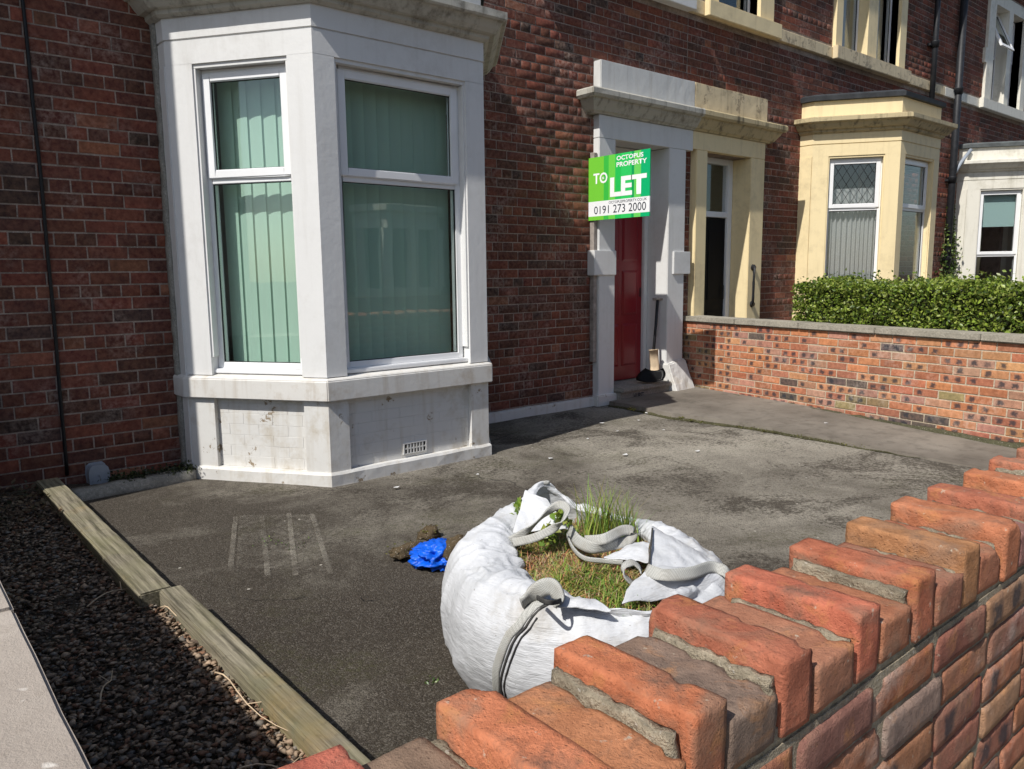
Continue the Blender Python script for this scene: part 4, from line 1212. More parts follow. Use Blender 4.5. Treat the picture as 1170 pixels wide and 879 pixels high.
# rough concrete ledge and grey box at the foot of the left wall
b = MB(); b.hexa([(.93, 5.40, -.02), (1.69, 5.44, -.02), (1.69, 5.56, -.02), (.93, 5.52, -.02), (.93, 5.43, .062), (1.69, 5.46, .072), (1.69, 5.55, .072), (.93, 5.52, .066)]); b.rough(.011, 8, maxlen=.05)
tag(b.build('concrete_ledge', MT['concrete'], None, True), 'rough mossy concrete ledge along the foot of the left brick wall', 'ledge')
b = MB(); b.box(.93, 1.69, 5.50, 5.72, -.03, .05); b.rough(.02, 7, maxlen=.06); tag(b.build('soil_strip', MT['earth'], None, True), 'strip of dark soil behind the concrete ledge', 'soil', kind='stuff')
gb = thing('junction_box', (1.12, 5.67, .02), 'grey plastic box with rounded top at the foot of the brick wall', 'box')
b = MB()
prof = [(-.055, 0), (.055, 0), (.057, .10), (.05, .13), (.035, .146), (-.035, .146), (-.05, .13), (-.057, .10)]
fr = [b.bm.verts.new((1.12+x, 5.60, .022+z)) for x, z in prof]; bk = [b.bm.verts.new((1.12+x*1.06, 5.70, .022+z*1.03)) for x, z in prof]
for k in range(8): b.bm.faces.new((fr[k], fr[(k+1) % 8], bk[(k+1) % 8], bk[k]))
b.bm.faces.new(fr); b.bm.faces.new(bk[::-1]); b.bevel(.006, 3); b.build('cover', MT['greybox'], gb, False)
b = MB(); b.tube([(1.12, 5.655, .03), (1.12, 5.655, -.03)], .035, 12); b.build('spigot', MT['black'], gb)
# small weeds by the ledge
def leaf_cloud(n, place, size, pal, seed, up=.3):
    rr = np.random.default_rng(seed)
    P = place(rr, n)
    n = len(P)
    a = rr.random(n)*6.283; e = rr.normal(up, .6, n)
    d = np.stack([np.cos(a)*np.cos(e), np.sin(a)*np.cos(e), np.sin(e)], 1)
    q = rr.normal(size=(n, 3)); w = np.cross(d, q); w /= np.linalg.norm(w, axis=1, keepdims=True)+1e-9
    s = size*(.6+.8*rr.random(n))[:, None]
    nn = np.cross(d, w)
    verts = np.stack([P-d*s*.5, P+w*s*.30+nn*s*.08, P+d*s*.5, P-w*s*.30+nn*s*.08], 1).reshape(-1, 3)
    k = np.arange(n)*4
    faces = np.concatenate([np.stack([k, k+1, k+2], 1), np.stack([k, k+2, k+3], 1)])
    c = np.array(pal)[rr.integers(len(pal), size=n)]*(.7+.6*rr.random((n, 1)))
    return verts, faces, np.repeat(c, 4, 0)
GREEN = [(.075, .13, .022), (.10, .17, .03), (.05, .095, .018), (.14, .19, .04), (.035, .07, .015)]
def weeds(name, spots, label, size=.03, n=60, hgt=.07, pal=GREEN, seed=1):
    def place(rr, n_):
        out = []
        for (x, y, z, r_) in spots:
            p = rr.normal(size=(n, 3))*np.array([r_, r_, hgt*.4]); p[:, 2] = np.abs(p[:, 2]); out.append(p+np.array([x, y, z]))
        return np.vstack(out)
    return tag(link(name, arr_mesh(name, *leaf_cloud(0, place, size, pal, seed)), MT['leaf']), label, 'weeds', kind='stuff')
weeds('moss_and_weeds', [(1.2+.06*i, 5.56+.02*math.sin(i*3), .06, .05) for i in range(8)]+[(1.60, 5.50, .06, .04), (1.66, 5.47, .07, .03)], 'small dark weeds and moss behind the concrete ledge', .022, 70, .06, [(.03, .045, .012), (.05, .06, .02), (.02, .03, .01)], 3)
weeds('kerb_weeds', [(6.0-.02*i, 5.3-.13*i, .02, .015) for i in range(9)]+[(5.97, 3.9-.12*i, .015, .03) for i in range(10)], 'yellow-green moss along the broken edge of the path', .014, 40, .02, [(.16, .15, .03), (.11, .12, .03), (.07, .06, .02)], 4)
weeds('yard_weeds', [(1.40, 2.11, .0, .015), (1.62, 3.75, 0, .06), (1.55, 3.9, 0, .04)], 'tiny green weeds growing in the tarmac', .012, 30, .015, GREEN, 5)
weeds('yellow_weed', [(5.86, 5.10, .03, .02)], 'yellow flowering weed at the corner of the path', .016, 50, .03, [(.6, .45, .04), (.2, .22, .04), (.1, .12, .03)], 6)
# litter specks on the tarmac: small pale petals
vs, fs = [], []
for (x, y) in ((5.2, 4.9), (5.55, 4.75), (5.02, 4.55), (5.35, 4.3), (5.9, 4.95), (4.6, 4.5), (6.6, 4.2), (6.9, 4.7), (6.55, 4.85), (4.9, 3.6), (3.9, 4.2), (4.4, 3.9), (3.2, 4.2), (2.6, 4.3), (6.5, 3.4)):
    a = rr2.uniform(0, 6); L = rr2.uniform(.015, .03); k = len(vs)
    for q in range(5): vs.append((x+L*math.cos(a+q*1.257)*(1.3 if q % 2 else .8), y+L*.7*math.sin(a+q*1.257), (.05 if x > 6 else .014)+.004*(q % 2)))
    fs.append((k, k+1, k+2, k+3, k+4))
tag(link('paint_flakes', arr_mesh('paint_flakes', vs, fs), MT['white']), 'scattered pale paint flakes on the tarmac', 'flakes', kind='stuff')

# ================================================================== cable, downpipes, ivy, hedge
b = MB(); P = [(.945+.0015*math.sin(z*7)+.012*math.sin(z*.9), YF-.012, z) for z in np.linspace(.12, 6.5, 60)]; b.tube(P, .011, 8)
tag(b.build('cable', MT['black'], None, True), 'black cable running down the shaded brick wall at far left', 'cable')
def downpipe(x, z0, z1, joints, label, r=.05, shoe=False):
    root = thing('downpipe', (x, YF-.075, z0), label, 'pipe')
    b = MB(); b.tube([(x, YF-.085, z0), (x, YF-.085, z1)], r, 14); b.build('pipe', MT['iron'], root, True)
    for z in joints:
        b = MB(); b.tube([(x, YF-.085, z-.09), (x, YF-.085, z+.0), (x, YF-.085, z+.01)], r+.014, 14, [r+.012, r+.016, r+.02]); b.build('socket', MT['iron'], root, True)
        b = MB(); b.box(x-.11, x+.11, YF-.06, YF-.006, z-.06, z-.025); b.build('bracket', MT['iron'], root)
    return root
downpipe(14.69, .1, 6.6, (1.6, 2.95, 4.42), 'thick black downpipe between the cream and far white houses', .058)
downpipe(13.66, 3.58, 6.6, (5.0,), 'thinner black downpipe ending on the cream bay roof', .042)
b = MB(); b.tube([(15.10, 5.50, 3.44), (14.90, 5.57, 3.22), (14.70, 5.60, 3.0)], .03, 8); tag(b.build('waste_pipe', MT['greybox'], None, True), 'slanting grey waste pipe from the far bay roof', 'pipe')
def ivy_place(rr, n):
    p = np.zeros((n, 3)); f = rr.random(n)
    p[:, 2] = .3+2.2*f**1.2
    wdt = .5*(1-f**1.2*.75)
    p[:, 0] = 14.78+rr.normal(0, .45, n)*wdt; p[:, 1] = YF-.04-np.abs(rr.normal(0, .10, n))*(1.2-f)
    return p
iv = thing('ivy', (14.8, YF-.05, 0), 'yellow-green ivy climbing the black downpipe beside the far bay', 'plant')
v_, f_, c_ = leaf_cloud(2600, ivy_place, .06, [(.13, .19, .04), (.08, .13, .03), (.19, .23, .06), (.05, .09, .02)], 8, .1)
tag(link('foliage', arr_mesh('foliage', v_-np.array(org(iv)), f_, c_), MT['leaf'], iv), kind='stuff')
b = MB()
for k in range(4): b.tube([(14.7+.08*k, YF-.02, .0), (14.66+.07*k+.04*math.sin(k), YF-.02, 1.0), (14.72+.05*k, YF-.02, 2.0)], .012, 6)
b.build('stem', MT['wood'], iv)

hd = thing('hedge', (7.9, 2.6, 0), 'clipped bright green hedge behind the brick dividing wall', 'hedge')
def hcx(y): return 7.46-.174*(5.7-y)+.22
def htop(y): return 1.285+.02*np.sin(y*5.1)+.015*np.sin(y*13)
def hedge_place(rr, n):
    out = []
    y = rr.uniform(.9, 4.33, n); u = rr.random(n)
    W = .75
    edge = rr.random(n)
    x0 = hcx(y)+.0
    # front, top, end faces with a soft thickness
    f = edge
    px_ = np.where(f < .5, x0-.01+np.abs(rr.normal(0, .06, n)), x0+rr.random(n)*W)
    pz_ = np.where(f < .5, .55+rr.random(n)*(htop(y)-.55), htop(y)-np.abs(rr.normal(0, .05, n)))
    m = f > .88
    y = np.where(m, 4.34-np.abs(rr.normal(0, .07, n)), y)
    px_ = np.where(m, hcx(y)+rr.random(n)*W, px_); pz_ = np.where(m, .5+rr.random(n)*.78, pz_)
    # round the arrises
    top = htop(y); cx_, cz_ = hcx(y)+.16, top-.16
    inx = (px_ < cx_) & (pz_ > cz_)
    dd = np.hypot(px_-cx_, pz_-cz_)+1e-6; k = np.where(inx & (dd > .17), .17/dd, 1)
    px_ = np.where(inx, cx_+(px_-cx_)*k, px_); pz_ = np.where(inx, cz_+(pz_-cz_)*k, pz_)
    ye = 4.2; iny = (y > ye) & (pz_ > top-.16)
    d2 = np.hypot(y-ye, pz_-(top-.16))+1e-6; k = np.where(iny & (d2 > .16), .16/d2, 1)
    y = np.where(iny, ye+(y-ye)*k, y); pz_ = np.where(iny, top-.16+(pz_-(top-.16))*k, pz_)
    bump = np.array([noise.noise(V((a*5, b_*5, c_*5))) for a, b_, c_ in zip(px_, y, pz_)])
    px_ = px_-.055*bump; pz_ = pz_+.04*bump
    sprig = rr.random(n) < .06
    pz_ = pz_+np.where(sprig & (pz_ > 1.2), rr.random(n)**2*.11, 0)
    return np.stack([px_, y, pz_], 1)
v_, f_, c_ = leaf_cloud(30000, hedge_place, .034, [(.15, .22, .025), (.21, .29, .035), (.10, .16, .02), (.28, .34, .06), (.06, .10, .016), (.24, .28, .06)], 9, .35)
tag(link('foliage', arr_mesh('foliage', v_-np.array(org(hd)), f_, c_), MT['leaf'], hd), kind='stuff')
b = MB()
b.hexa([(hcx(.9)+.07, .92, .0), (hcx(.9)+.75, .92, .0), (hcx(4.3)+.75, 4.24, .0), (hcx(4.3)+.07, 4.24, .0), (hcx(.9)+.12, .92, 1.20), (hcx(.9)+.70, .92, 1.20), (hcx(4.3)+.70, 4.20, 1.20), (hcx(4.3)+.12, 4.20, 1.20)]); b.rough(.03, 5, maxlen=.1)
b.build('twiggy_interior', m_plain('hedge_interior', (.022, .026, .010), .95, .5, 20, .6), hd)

# ================================================================== TO LET sign
sg = thing('letting_sign', (5.86, YF, .45), 'green and white TO LET board on a batten fixed to the wall beside the door', 'sign')
b = MB(); b.box(5.845, 5.895, YF-.065, YF-.006, .47, 2.60); b.bevel(.004, 1); b.build('batten', MT['pole'], sg)
t = NT('sign_print')
oc = t.sep(t.objco())
u = t.ramp(oc[1], 0, -.80)
cr = t.n.new('ShaderNodeValToRGB'); cr.color_ramp.interpolation = 'CONSTANT'
stops = [(0, (.17, .56, .045)), (.26, (.045, .47, .06)), (.34, (.14, .60, .07)), (.45, (.02, .50, .09)), (.55, (.03, .56, .12)), (.715, (.005, .33, .09)), (.755, (.14, .60, .11)), (.86, (.005, .42, .15))]
e_ = cr.color_ramp.elements
e_[0].position, e_[0].color = 0, stops[0][1]+(1,)
e_[1].position, e_[1].color = stops[1][0], stops[1][1]+(1,)
for p, c in stops[2:]:
    q = e_.new(p); q.color = c+(1,)
t.l.new(u, cr.inputs[0])
v = t.ramp(oc[2], 0, .62)
band = t.math('MULTIPLY', t.ramp(v, .062, .064), t.ramp(v, .298, .300, 1, 0))
c = t.mix(band, cr.outputs[0], (.82, .83, .84))
MT['sign'] = t.done(c, .35, None, .4)
me = bpy.data.meshes.new('board')
bm = bmesh.new()
bmesh.ops.create_cube(bm, size=1, matrix=Matrix.Translation((0, -.40, .31)) @ Matrix.Diagonal((.012, .80, .62, 1)))
bm.to_mesh(me); bm.free()
bd = link('board', me, MT['sign'], sg)
BO = V((5.835, YF-.005, 1.925))
bd.location = BO-org(sg)
MT['print_w'] = m_plain('white_print', (.85, .86, .86), .4, .02, 4, 0)
MT['print_k'] = m_plain('dark_print', (.03, .035, .05), .4, .02, 4, 0)
def text(s, u0, u1, v0, v1, m, bold=0.0, parent=bd, name='lettering', frame=None, fit=True):
    cu = bpy.data.curves.new(name, 'FONT'); cu.body = s; cu.size = 1; cu.offset = bold; cu.resolution_u = 3
    to = bpy.data.objects.new('tmp_text', cu); COL.objects.link(to)
    bpy.context.view_layer.update()
    dg = bpy.context.evaluated_depsgraph_get()
    me = bpy.data.meshes.new_from_object(to.evaluated_get(dg))
    bpy.data.objects.remove(to); bpy.data.curves.remove(cu)
    co = np.zeros(len(me.vertices)*3, dtype=np.float32); me.vertices.foreach_get('co', co); co = co.reshape(-1, 3)
    mn, mx_ = co.min(0), co.max(0)
    uu = u0+(co[:, 0]-mn[0])/(mx_[0]-mn[0])*(u1-u0); vv = v0+(co[:, 1]-mn[1])/(mx_[1]-mn[1])*(v1-v0)
    P = frame(uu, vv)
    me.vertices.foreach_set('co', P.astype(np.float32).ravel()); me.update()
    me.name = name
    for p in list(me.materials): pass
    me.materials.clear()
    o = bpy.data.objects.new(name, me); me.materials.append(m); COL.objects.link(o); o.parent = parent
    return o
fr_ = lambda d: (lambda uu, vv: np.stack([np.full_like(uu, -.0062-d), -.80*uu, .62*vv], 1))
text('OCTOPUS', .475, .90, .895, .965, MT['print_w'], .025, frame=fr_(.0012))
text('PROPERTY', .475, .955, .795, .87, MT['print_w'], .025, frame=fr_(.0012))
text('TO', .085, .325, .575, .745, MT['print_w'], .02, frame=fr_(.0012))
text('LET', .37, .955, .345, .645, MT['print_w'], .045, frame=fr_(.0012))
text('OCTOPUSPROPERTY.CO.UK', .35, .96, .242, .282, MT['print_k'], 0, frame=fr_(.0012))
text('0191 273 2000', .10, .95, .095, .222, MT['print_k'], 0, frame=fr_(.0012))
b = MB()
# little window mark inside the O
for (a_, c_) in ((0, 0), (1, 0), (0, 1), (1, 1)):
    y = -.80*(.238+.018*a_); z = .62*(.640+.020*c_)
    b.face([(-.0075, y, z), (-.0075, y-.011, z), (-.0075, y-.011, z+.009), (-.0075, y, z+.009)])
o = b.build('window_mark', MT['print_w'], None); o.parent = bd
# name on the step riser
text('HURST', 0, 1, 0, 1, MT['print_k'], .02, parent=st, name='step_lettering', frame=lambda uu, vv: np.stack([6.36+.17*uu-.2, np.full_like(uu, YF-.1755-YF), .035+.06*vv], 1))

# ================================================================== shovel leaning in the doorway
sh = thing('shovel', (6.93, 5.70, .17), 'black-bladed shovel with T handle leaning in the doorway', 'shovel')
top, bot = V((6.975, 5.72, 1.08)), V((6.845, 5.66, .50))
b = MB(); b.tube([top, top*.5+bot*.5+V((.004, 0, 0)), bot], .017, 10); b.build('shaft', MT['iron'], sh, True)
b = MB(); b.tube([top+V((-.045, .03, .012)), top+V((0, 0, .016)), top+V((.05, -.035, .012))], .019, 10, [.015, .019, .015]); b.build('grip', MT['pole'], sh, True)
b = MB(); P = [bot+V((0, 0, .03)), bot+V((.008, -.005, -.08)), bot+V((.012, -.012, -.16)), bot+V((-.01, -.03, -.25))]
b.ribbon(P, .10, .03, V((.8, -.55, .25))); b.bevel(.006, 2); b.build('socket', MT['wood'], sh, True)
b = MB()
g = []
for j in range(7):
    row = []
    f = j/6
    c0 = V((6.79, 5.60, .30))*(1-f)+V((6.64, 5.54, .185))*f
    wdt = .10+.06*math.sin(f*2.2)
    for i in range(7):
        q = (i/6-.5)*2
        row.append(b.bm.verts.new(c0+V((.75, -.66, 0))*q*wdt+V((0, 0, .03*q*q-.0))))
    g.append(row)
for j in range(6):
    for i in range(6): b.bm.faces.new((g[j][i], g[j][i+1], g[j+1][i+1], g[j+1][i]))
bmesh.ops.solidify(b.bm, geom=list(b.bm.faces), thickness=.006)
b.build('blade', MT['black'], sh, True)

# wrought handrail on the cream door case
hr = thing('door_handrail', (8.66, 5.60, .9), 'black iron grab handle on the cream door pilaster', 'handle')
P = [(8.70, YF-.09, 1.44), (8.66, YF-.13, 1.46), (8.635, YF-.15, 1.42), (8.63, YF-.15, 1.25), (8.63, YF-.15, 1.08), (8.64, YF-.14, 1.0), (8.67, YF-.12, .97), (8.70, YF-.09, .98)]
b = MB(); b.tube(P, .017, 8); b.build('rail', MT['iron'], hr, True)
for z in (1.44, .98):
    b = MB(); b.tube([(8.70, YF-.12, z), (8.70, YF-.084, z)], .04, 12, [.025, .042]); b.build('rose', MT['iron'], hr, True)

# ================================================================== the bulk bag of turf
BC = V((1.85, 1.83, 0))
bag = thing('bulk_bag', BC, 'slumped white woven bulk bag full of soil and grass on the tarmac', 'bag')
def lerp_tab(tab, th):
    th = th % 360
    t_ = sorted(tab); t_ = [(t_[-1][0]-360, t_[-1][1])]+t_+[(t_[0][0]+360, t_[0][1])]
    for (a, x), (b_, y) in zip(t_, t_[1:]):
        if a <= th <= b_:
            f = (th-a)/(b_-a); f = f*f*(3-2*f); return x*(1-f)+y*f
RIN = [(84, .34), (62, .46), (45, .42), (11, .37), (345, .32), (310, .25), (285, .30), (268, .40), (249, .475), (233, .43), (213, .35), (174, .235), (140, .23), (105, .28)]
ROUT = [(0, .52), (45, .55), (70, .56), (90, .53), (120, .49), (154, .485), (180, .49), (215, .50), (235, .53), (250, .55), (280, .52), (309, .50), (325, .52)]
ZRIM = [(0, .43), (20, .42), (45, .45), (66, .55), (84, .50), (105, .47), (140, .45), (174, .44), (213, .425), (235, .415), (255, .405), (285, .40), (310, .41), (335, .42)]
ZIN = [(0, .41), (45, .45), (66, .55), (84, .46), (105, .43), (140, .40), (174, .385), (213, .40), (235, .40), (255, .39), (285, .39), (316, .40), (335, .41)]
def bag_ring(th):
    ro, ri, zr, zi = (lerp_tab(q, th) for q in (ROUT, RIN, ZRIM, ZIN))
    pts = [(0, .0), (ro*.55, .0), (ro*.78, .0), (ro*.86, .02), (ro*.91, .07), (ro*.955, .13), (ro*.985, .19), (ro, .25), (ro*.995, .31)]
    pts += [(ro*.975, .31+(zr-.31)*.35), (ro*.945, .31+(zr-.31)*.62), (ro*.90, .31+(zr-.31)*.84), (ro*.84, zr-.008)]
    r5 = ro*.84
    for f in (.15, .32, .5, .68, .84, 1.0):
        bulge = .018*math.sin(f*math.pi)
        pts.append((r5+(ri-r5)*f, zr+(zi-zr)*f*f+bulge))
    pts.append((ri+.006, zi-.012)); pts.append((ri+.03, zi-.07))
    return pts
NTH = 400
vs, fs = [], []
KR = len(bag_ring(0)); SUBR = 4
def dense(ring):
    out = []
    P = [V((r_, z)) for r_, z in ring]
    for i in range(len(P)-1):
        p0, p1, p2, p3 = P[max(i-1, 0)], P[i], P[i+1], P[min(i+2, len(P)-1)]
        for k in range(SUBR):
            f = k/SUBR
            out.append(.5*((2*p1)+(p2-p0)*f+(2*p0-5*p1+4*p2-p3)*f*f+(3*p1-p0-3*p2+p3)*f**3))
    out.append(P[-1])
    return out
K = (KR-1)*SUBR+1
def ridge(p): return 1-abs(noise.noise(p))*2.2
for i in range(NTH):
    th = 360*i/NTH; t_ = math.radians(th); ct, st_ = math.cos(t_), math.sin(t_)
    D = dense(bag_ring(th))
    for jj, p in enumerate(D):
        j = jj/SUBR; r_, z = p.x, p.y
        tn = (D[min(jj+1, K-1)]-D[max(jj-1, 0)])
        tn = tn.normalized() if tn.length > 1e-6 else V((1, 0))
        nr, nz = tn.y, -tn.x                      # outward in the (r, z) plane
        if j < 3: vs.append((ct*r_, st_*r_, max(.002, z))); continue
        q = V((ct*r_, st_*r_, z))
        w1 = min(1, (j-3)/2)
        g = noise.noise(q*2.6)*.030+noise.noise(q*6.5+V((3, 0, 0)))*.013
        pull = max(0, ridge(V((th*.055, z*1.6+th*.012, 4)))-.45)          # long tension folds
        g += .020*pull*(1-abs(noise.noise(q*2)))
        cr = max(0, ridge(q*7+V(noise.noise_vector(q*4))*.8)-.55)
        cr2 = max(0, ridge(q*17+V(noise.noise_vector(q*8))*.8+V((5, 1, 0)))-.55)
        top = 1.15 if j > 11 else .3
        g += (.016*cr+.007*cr2)*top
        g += .0018*noise.noise(q*45)
        g *= w1
        vs.append((ct*(r_+g*nr), st_*(r_+g*nr), max(.002, z+g*nz)))
for i in range(NTH):
    i2 = (i+1) % NTH
    for j in range(K-1): fs.append((i*K+j, i2*K+j, i2*K+j+1, i*K+j+1))
me = arr_mesh('sack', vs, fs)
sack = link('sack', me, MT['bag'], bag, True)
def bagp(th, j, out=.004):
    t_ = math.radians(th); i = int(round(th/360*NTH)) % NTH
    jd = j*SUBR; jj = int(jd); f = jd-jj
    a = V(vs[i*K+jj]); b_ = V(vs[i*K+min(K-1, jj+1)])
    p = a*(1-f)+b_*f
    n = V((math.cos(t_), math.sin(t_), 0)) if j < 10 else V((math.cos(t_)*.5, math.sin(t_)*.5, 1)).normalized() if j < 13 else V((0, 0, 1))
    return p+n*out+BC
# straps sewn to the corners, with a dark gap beside the front one
def strap(path_, width, m='strap', name='strap', out=.004):
    P = [bagp(th, j, out) for th, j in path_]
    side = []
    for i, (th, j) in enumerate(path_):
        t_ = math.radians(th); side.append((-math.sin(t_), math.cos(t_), 0))
    b = MB(); b.ribbon(P, width, .004, side); return b.build(name, MT[m], bag, True)
fp = [(214-27*f**.7, 12.5-9.5*f) for f in np.linspace(0, 1, 14)]
strap(fp, .026)
strap([(a+2.6, j) for a, j in fp], .006, 'seam', 'seam', .003)
strap([(a+4.4, j) for a, j in fp[3:]], .004, 'seam', 'seam', .003)
strap([(64, j) for j in np.linspace(17.5, 7, 12)], .035)
strap([(100-f*24, 17.6) for f in np.linspace(0, 1, 10)], .006, 'seam', 'seam', .002)
# flap standing up on the right with a stitched edge
def sheet(name, grid_pts, m, parent, wob=.006, seed=0):
    b = MB(); G = [[b.bm.verts.new(V(p)+V(noise.noise_vector(V(p)*14+V((seed, 0, 0))))*wob+V((0, 0, 1))*wob*1.2*(1-abs(noise.noise(V(p)*22+V((0, seed, 0))))*2)) for p in row] for row in grid_pts]
    for j in range(len(G)-1):
        for i in range(len(G[0])-1): b.bm.faces.new((G[j][i], G[j][i+1], G[j+1][i+1], G[j+1][i]))
    o = b.build(name, m, parent, True); md = o.modifiers.new('subdivision', 'SUBSURF'); md.levels = 2; md.render_levels = 2
    sd = o.modifiers.new('thickness', 'SOLIDIFY'); sd.thickness = .003
    return o
def on(px_, py_, z):
    d = CR*((px_-PW/2)/FPX)+CD*((py_-PH/2)/FPX)+CF; return V(CAM+d*(z-H)/d[2])
def q4(a, b_, c, d, n=6, m=6, sag=0.0, lift=None):
    n *= 2; m *= 2
    out = []
    for j in range(m+1):
        v_ = j/m; row = []
        for i in range(n+1):
            u_ = i/n; p = a*(1-u_)*(1-v_)+b_*u_*(1-v_)+c*u_*v_+d*(1-u_)*v_
            p = p+V((0, 0, sag*math.sin(u_*math.pi)*math.sin(v_*math.pi))); row.append(p)
        out.append(row)
    return out
pk = on(745, 602, .505)
sheet('flap', q4(on(741, 650, .455), on(830, 652, .415), on(792, 627, .435), pk, 8, 6, .016), MT['bag'], bag, .006, 1)
sheet('flap', q4(on(708, 692, .42), on(836, 680, .36), on(831, 652, .415), on(738, 651, .455), 8, 6, .030), MT['bag'], bag, .009, 2)
sheet('flap', q4(on(688, 640, .43), on(742, 646, .44), on(742, 622, .47), on(724, 622, .46), 7, 4, .012), MT['bag'], bag, .006, 3)
sheet('flap', q4(on(585, 612, .45), on(650, 606, .47), on(626, 572, .56), on(601, 562, .57), 7, 5, -.02), MT['bag'], bag, .008, 4)
sheet('flap', q4(on(634, 694, .45), on(700, 700, .44), on(680, 686, .45), on(640, 684, .46), 7, 4, .012), MT['bag'], bag, .006, 5)
b = MB(); b.ribbon([on(745.5, 604, .510), on(743.5, 625, .492), on(741.5, 648, .468)], .006, .004, V((1, 0, 0))); b.build('seam', MT['seam'], bag)
def loop(pts, width, name='lifting_loop', up=V((0, 0, 1)), sub=6, m='strap', thick=.004):
    P = [V(p) for p in pts]; Q = []
    for i in range(len(P)-1):
        p0, p1, p2, p3 = P[max(i-1, 0)], P[i], P[i+1], P[min(i+2, len(P)-1)]
        for k in range(sub):
            f = k/sub
            Q.append(.5*((2*p1)+(p2-p0)*f+(2*p0-5*p1+4*p2-p3)*f*f+(3*p1-p0-3*p2+p3)*f**3))
    Q.append(P[-1])
    b = MB(); b.ribbon(Q, width, thick, up); return b.build(name, MT[m], bag, True)
loop([on(583, 618, .45), on(603, 606, .49), on(625, 586, .55), on(640, 577, .58), on(648, 584, .57), on(638, 600, .53), on(612, 614, .48), on(586, 620, .45)], .030, up=V((.5, -.5, .8)))
loop([on(650, 604, .47), on(660, 618, .475), on(680, 626, .47), on(705, 622, .47)], .042, up=V((.3, -.3, 1)))
loop([on(668, 618, .48), on(690, 616, .50), on(712, 606, .51), on(723, 608, .50), on(716, 618, .475), on(690, 624, .465), on(668, 622, .46)], .036, up=V((.3, .5, .8)))
loop([on(648, 612, .465), on(655, 627, .46), on(668, 638, .455), on(690, 641, .45), on(712, 643, .45)], .016, up=V((0, 0, 1)))
loop([on(724, 668, .43), on(714, 658, .46), on(714, 648, .48), on(722, 643, .485), on(730, 648, .47), on(733, 656, .45)], .030, up=V((.6, .6, .2)))
loop([on(596, 690, .44), on(608, 680, .46), on(622, 671, .49), on(633, 672, .50), on(638, 684, .475), on(636, 692, .455)], .050, up=V((.1, -.3, .9)), thick=.008)
loop([on(614, 683, .475), on(624, 688, .50), on(636, 688, .49), on(645, 684, .455)], .014, up=V((0, 0, 1)), m='seam')
loop([on(738, 651, .466), on(758, 657, .472), on(790, 655, .460), on(814, 648, .438), on(829, 654, .424), on(836, 668, .385), on(838, 680, .33)], .040, up=V((.45, .35, .45)))
# soil inside
n_r, n_t = 16, 60
vs2, fs2 = [], []
for j in range(n_r+1):
    for i in range(n_t):
        th = 360*i/n_t; t_ = math.radians(th); r_ = (lerp_tab(RIN, th)+.05)*j/n_r
        x, y = math.cos(t_)*r_, math.sin(t_)*r_
        vs2.append((x, y, .365+.045*noise.noise(V((x*5, y*5, 1)))+.02*noise.noise(V((x*16, y*16, 2)))+.01*noise.noise(V((x*40, y*40, 2)))+.02*(1-(r_/.5)**2)))
for j in range(n_r):
    for i in range(n_t): fs2.append((j*n_t+i, j*n_t+(i+1) % n_t, (j+1)*n_t+(i+1) % n_t, (j+1)*n_t+i))
soil = tag(link('soil', arr_mesh('soil', vs2, fs2), MT['soil'], None, True), 'brown soil filling the white bulk bag', 'soil', kind='stuff')
soil.location = BC
def soilz(x, y): return .365+.045*noise.noise(V((x*5, y*5, 1)))+.02*noise.noise(V((x*16, y*16, 2)))+.02*(1-(math.hypot(x, y)/.5)**2)
def blades(n, region, length, lean, pal, width=.0028, seed=0):
    rr = random.Random(seed); vs, fs, cs = [], [], []
    tries = 0; cnt = 0
    while cnt < n and tries < n*20:
        tries += 1
        x, y = region(rr)
        th = math.degrees(math.atan2(y, x)) % 360; r_ = math.hypot(x, y)
        if r_ > lerp_tab(RIN, th)*1.02: continue
        L = length*rr.uniform(.45, 1.2); a = rr.uniform(0, 6.283); ln = lean*rr.uniform(.4, 1.3)
        p = V((x, y, soilz(x, y)-.003)); d = V((math.cos(a), math.sin(a), 0)); sd = V((-d.y, d.x, 0))*width*rr.uniform(.7, 1.4)
        k = len(vs)
        for q in range(4):
            f = q/3
            c = p+V((0, 0, L*f*math.cos(ln*f)))+d*(L*f*math.sin(ln*f)); w = sd*(1-f*.92)
            vs += [tuple(c-w), tuple(c+w)]
        for q in range(3): fs.append((k+2*q, k+2*q+1, k+2*q+3, k+2*q+2))
        c = [u*rr.uniform(.7, 1.3) for u in rr.choice(pal)]; cs += [c]*8; cnt += 1
    return np.array(vs), np.array(fs), np.array(cs)
STRAW = [(.55, .38, .18), (.44, .27, .12), (.62, .47, .25), (.30, .18, .09), (.50, .26, .14)]
GR = [(.20, .30, .05), (.27, .37, .07), (.13, .20, .035), (.34, .38, .10)]
parts = [blades(3600, lambda r: (r.gauss(.0, .15), r.gauss(.06, .17)), .05, 1.5, STRAW+STRAW+GR[:1], .0022, 1),
         blades(1500, lambda r: (r.gauss(-.12, .10), r.gauss(-.16, .09)), .06, 1.1, GR+[STRAW[0]], .0024, 2),
         blades(900, lambda r: (r.gauss(.05, .10), r.gauss(.25, .10)), .06, 1.2, GR+STRAW[:2], .0024, 3),
         blades(150, lambda r: (r.gauss(.24, .04), r.gauss(.15, .04)), .22, .45, GR, .0032, 4),
         blades(70, lambda r: (r.gauss(.30, .02), r.gauss(.06, .02)), .20, .4, GR, .0032, 7),
         blades(1400, lambda r: (r.uniform(-.5, .5), r.uniform(-.5, .5)), .05, 1.4, GR+STRAW, .0024, 5),
         blades(60, lambda r: (r.gauss(-.2, .05), r.gauss(-.38, .05)), .06, .6, GR, .003, 6)]
off = 0; VV, FF, CC = [], [], []
for v_, f_, c_ in parts:
    VV.append(v_); FF.append(f_+off); CC.append(c_); off += len(v_)
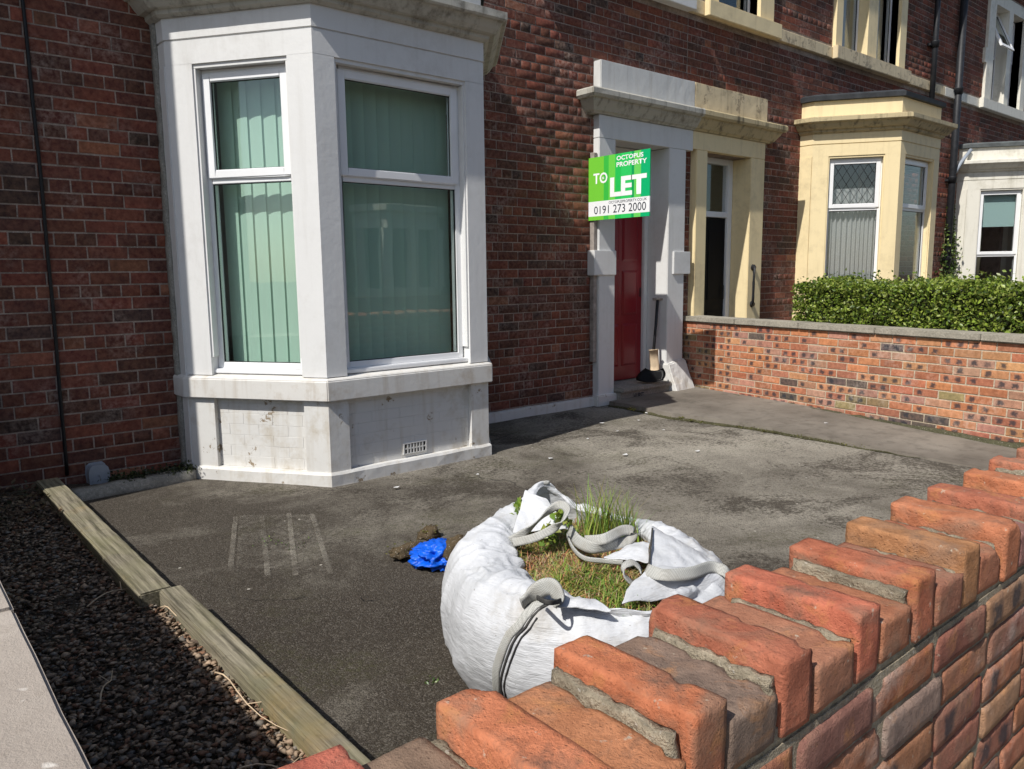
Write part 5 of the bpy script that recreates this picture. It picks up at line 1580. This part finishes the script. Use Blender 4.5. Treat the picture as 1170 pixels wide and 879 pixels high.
gr = tag(link('grass', arr_mesh('grass', np.vstack(VV), np.vstack(FF), np.vstack(CC)), MT['straw']), 'dry straw and fresh grass growing out of the bulk bag', 'grass', kind='stuff')
gr.location = BC
def leafy(rr_, n):
    c = np.array([[*on(601, 585, .50)], [*on(640, 590, .52)], [*on(626, 610, .47)], [*on(598, 575, .52)]]); k = rr_.integers(4, size=n)
    return c[k]+rr_.normal(0, .016, (n, 3))
v_, f_, c_ = leaf_cloud(150, leafy, .035, [(.25, .33, .05), (.14, .24, .03), (.34, .38, .08)], 17, .5)
tag(link('leafy_weeds', arr_mesh('leafy_weeds', v_, f_, c_), MT['leaf']), 'yellow-green leafy weeds at the back corner of the bulk bag', 'weeds', kind='stuff')

# blue bag and turf clods behind it
DETAIL = 1
def lump(name, c, size, seed, m, label, cat, amp=.35, sub=3, parent=None, freq=1.6, crumple=0.0):
    bm = bmesh.new(); bmesh.ops.create_icosphere(bm, subdivisions=sub, radius=1)
    for v_ in bm.verts:
        n = v_.co.normalized(); k = 1+amp*noise.noise(n*freq+V((seed*3.7, 0, 0)))+amp*.5*noise.noise(n*freq*2.7+V((0, seed*2.1, 0)))+amp*.22*noise.noise(n*freq*7)
        if crumple: k = 1+crumple*(.55-abs(noise.noise(n*2.3+V((seed, 0, 0))))*2)+crumple*.5*(.5-abs(noise.noise(n*5.1+V((0, seed, 0))))*2)
        v_.co = V((n.x*size[0]*k, n.y*size[1]*k, n.z*size[2]*k))
        v_.co.z = max(v_.co.z, -size[2]*.55)
    bmesh.ops.translate(bm, verts=bm.verts, vec=V(c))
    bmesh.ops.recalc_face_normals(bm, faces=bm.faces)
    me = bpy.data.meshes.new(name); bm.to_mesh(me); bm.free()
    o = link(name, me, m, parent, True)
    return tag(o, label, cat) if label else o
lump('polythene_bag', (2.065, 3.03, .035), (.125, .115, .058), 2.3, MT['bluebag'], 'crumpled blue polythene bag lying behind the white bulk bag', 'bag', .38, 5, None, 2.0, .42)
lump('turf_clod', (2.11, 2.93, .085), (.085, .06, .06), 5.1, MT['clod'], 'brown clod of earth between the blue bag and the bulk bag', 'clod', .4)
lump('turf_clod', (1.99, 3.20, .025), (.095, .05, .04), 7.7, MT['clod'], 'long mossy turf clod on the far side of the blue bag', 'clod', .6)
lump('turf_clod', (2.23, 3.36, .022), (.06, .05, .04), 3.2, MT['clod'], 'small mossy turf clod farthest behind the blue bag', 'clod', .6)
weeds('clod_moss', [(1.95, 3.20, .04, .03), (2.02, 3.22, .04, .03), (2.23, 3.36, .04, .03)], 'mossy tufts on the turf clods by the blue bag', .014, 60, .02, [(.14, .13, .03), (.09, .09, .025), (.18, .14, .06)], 14)
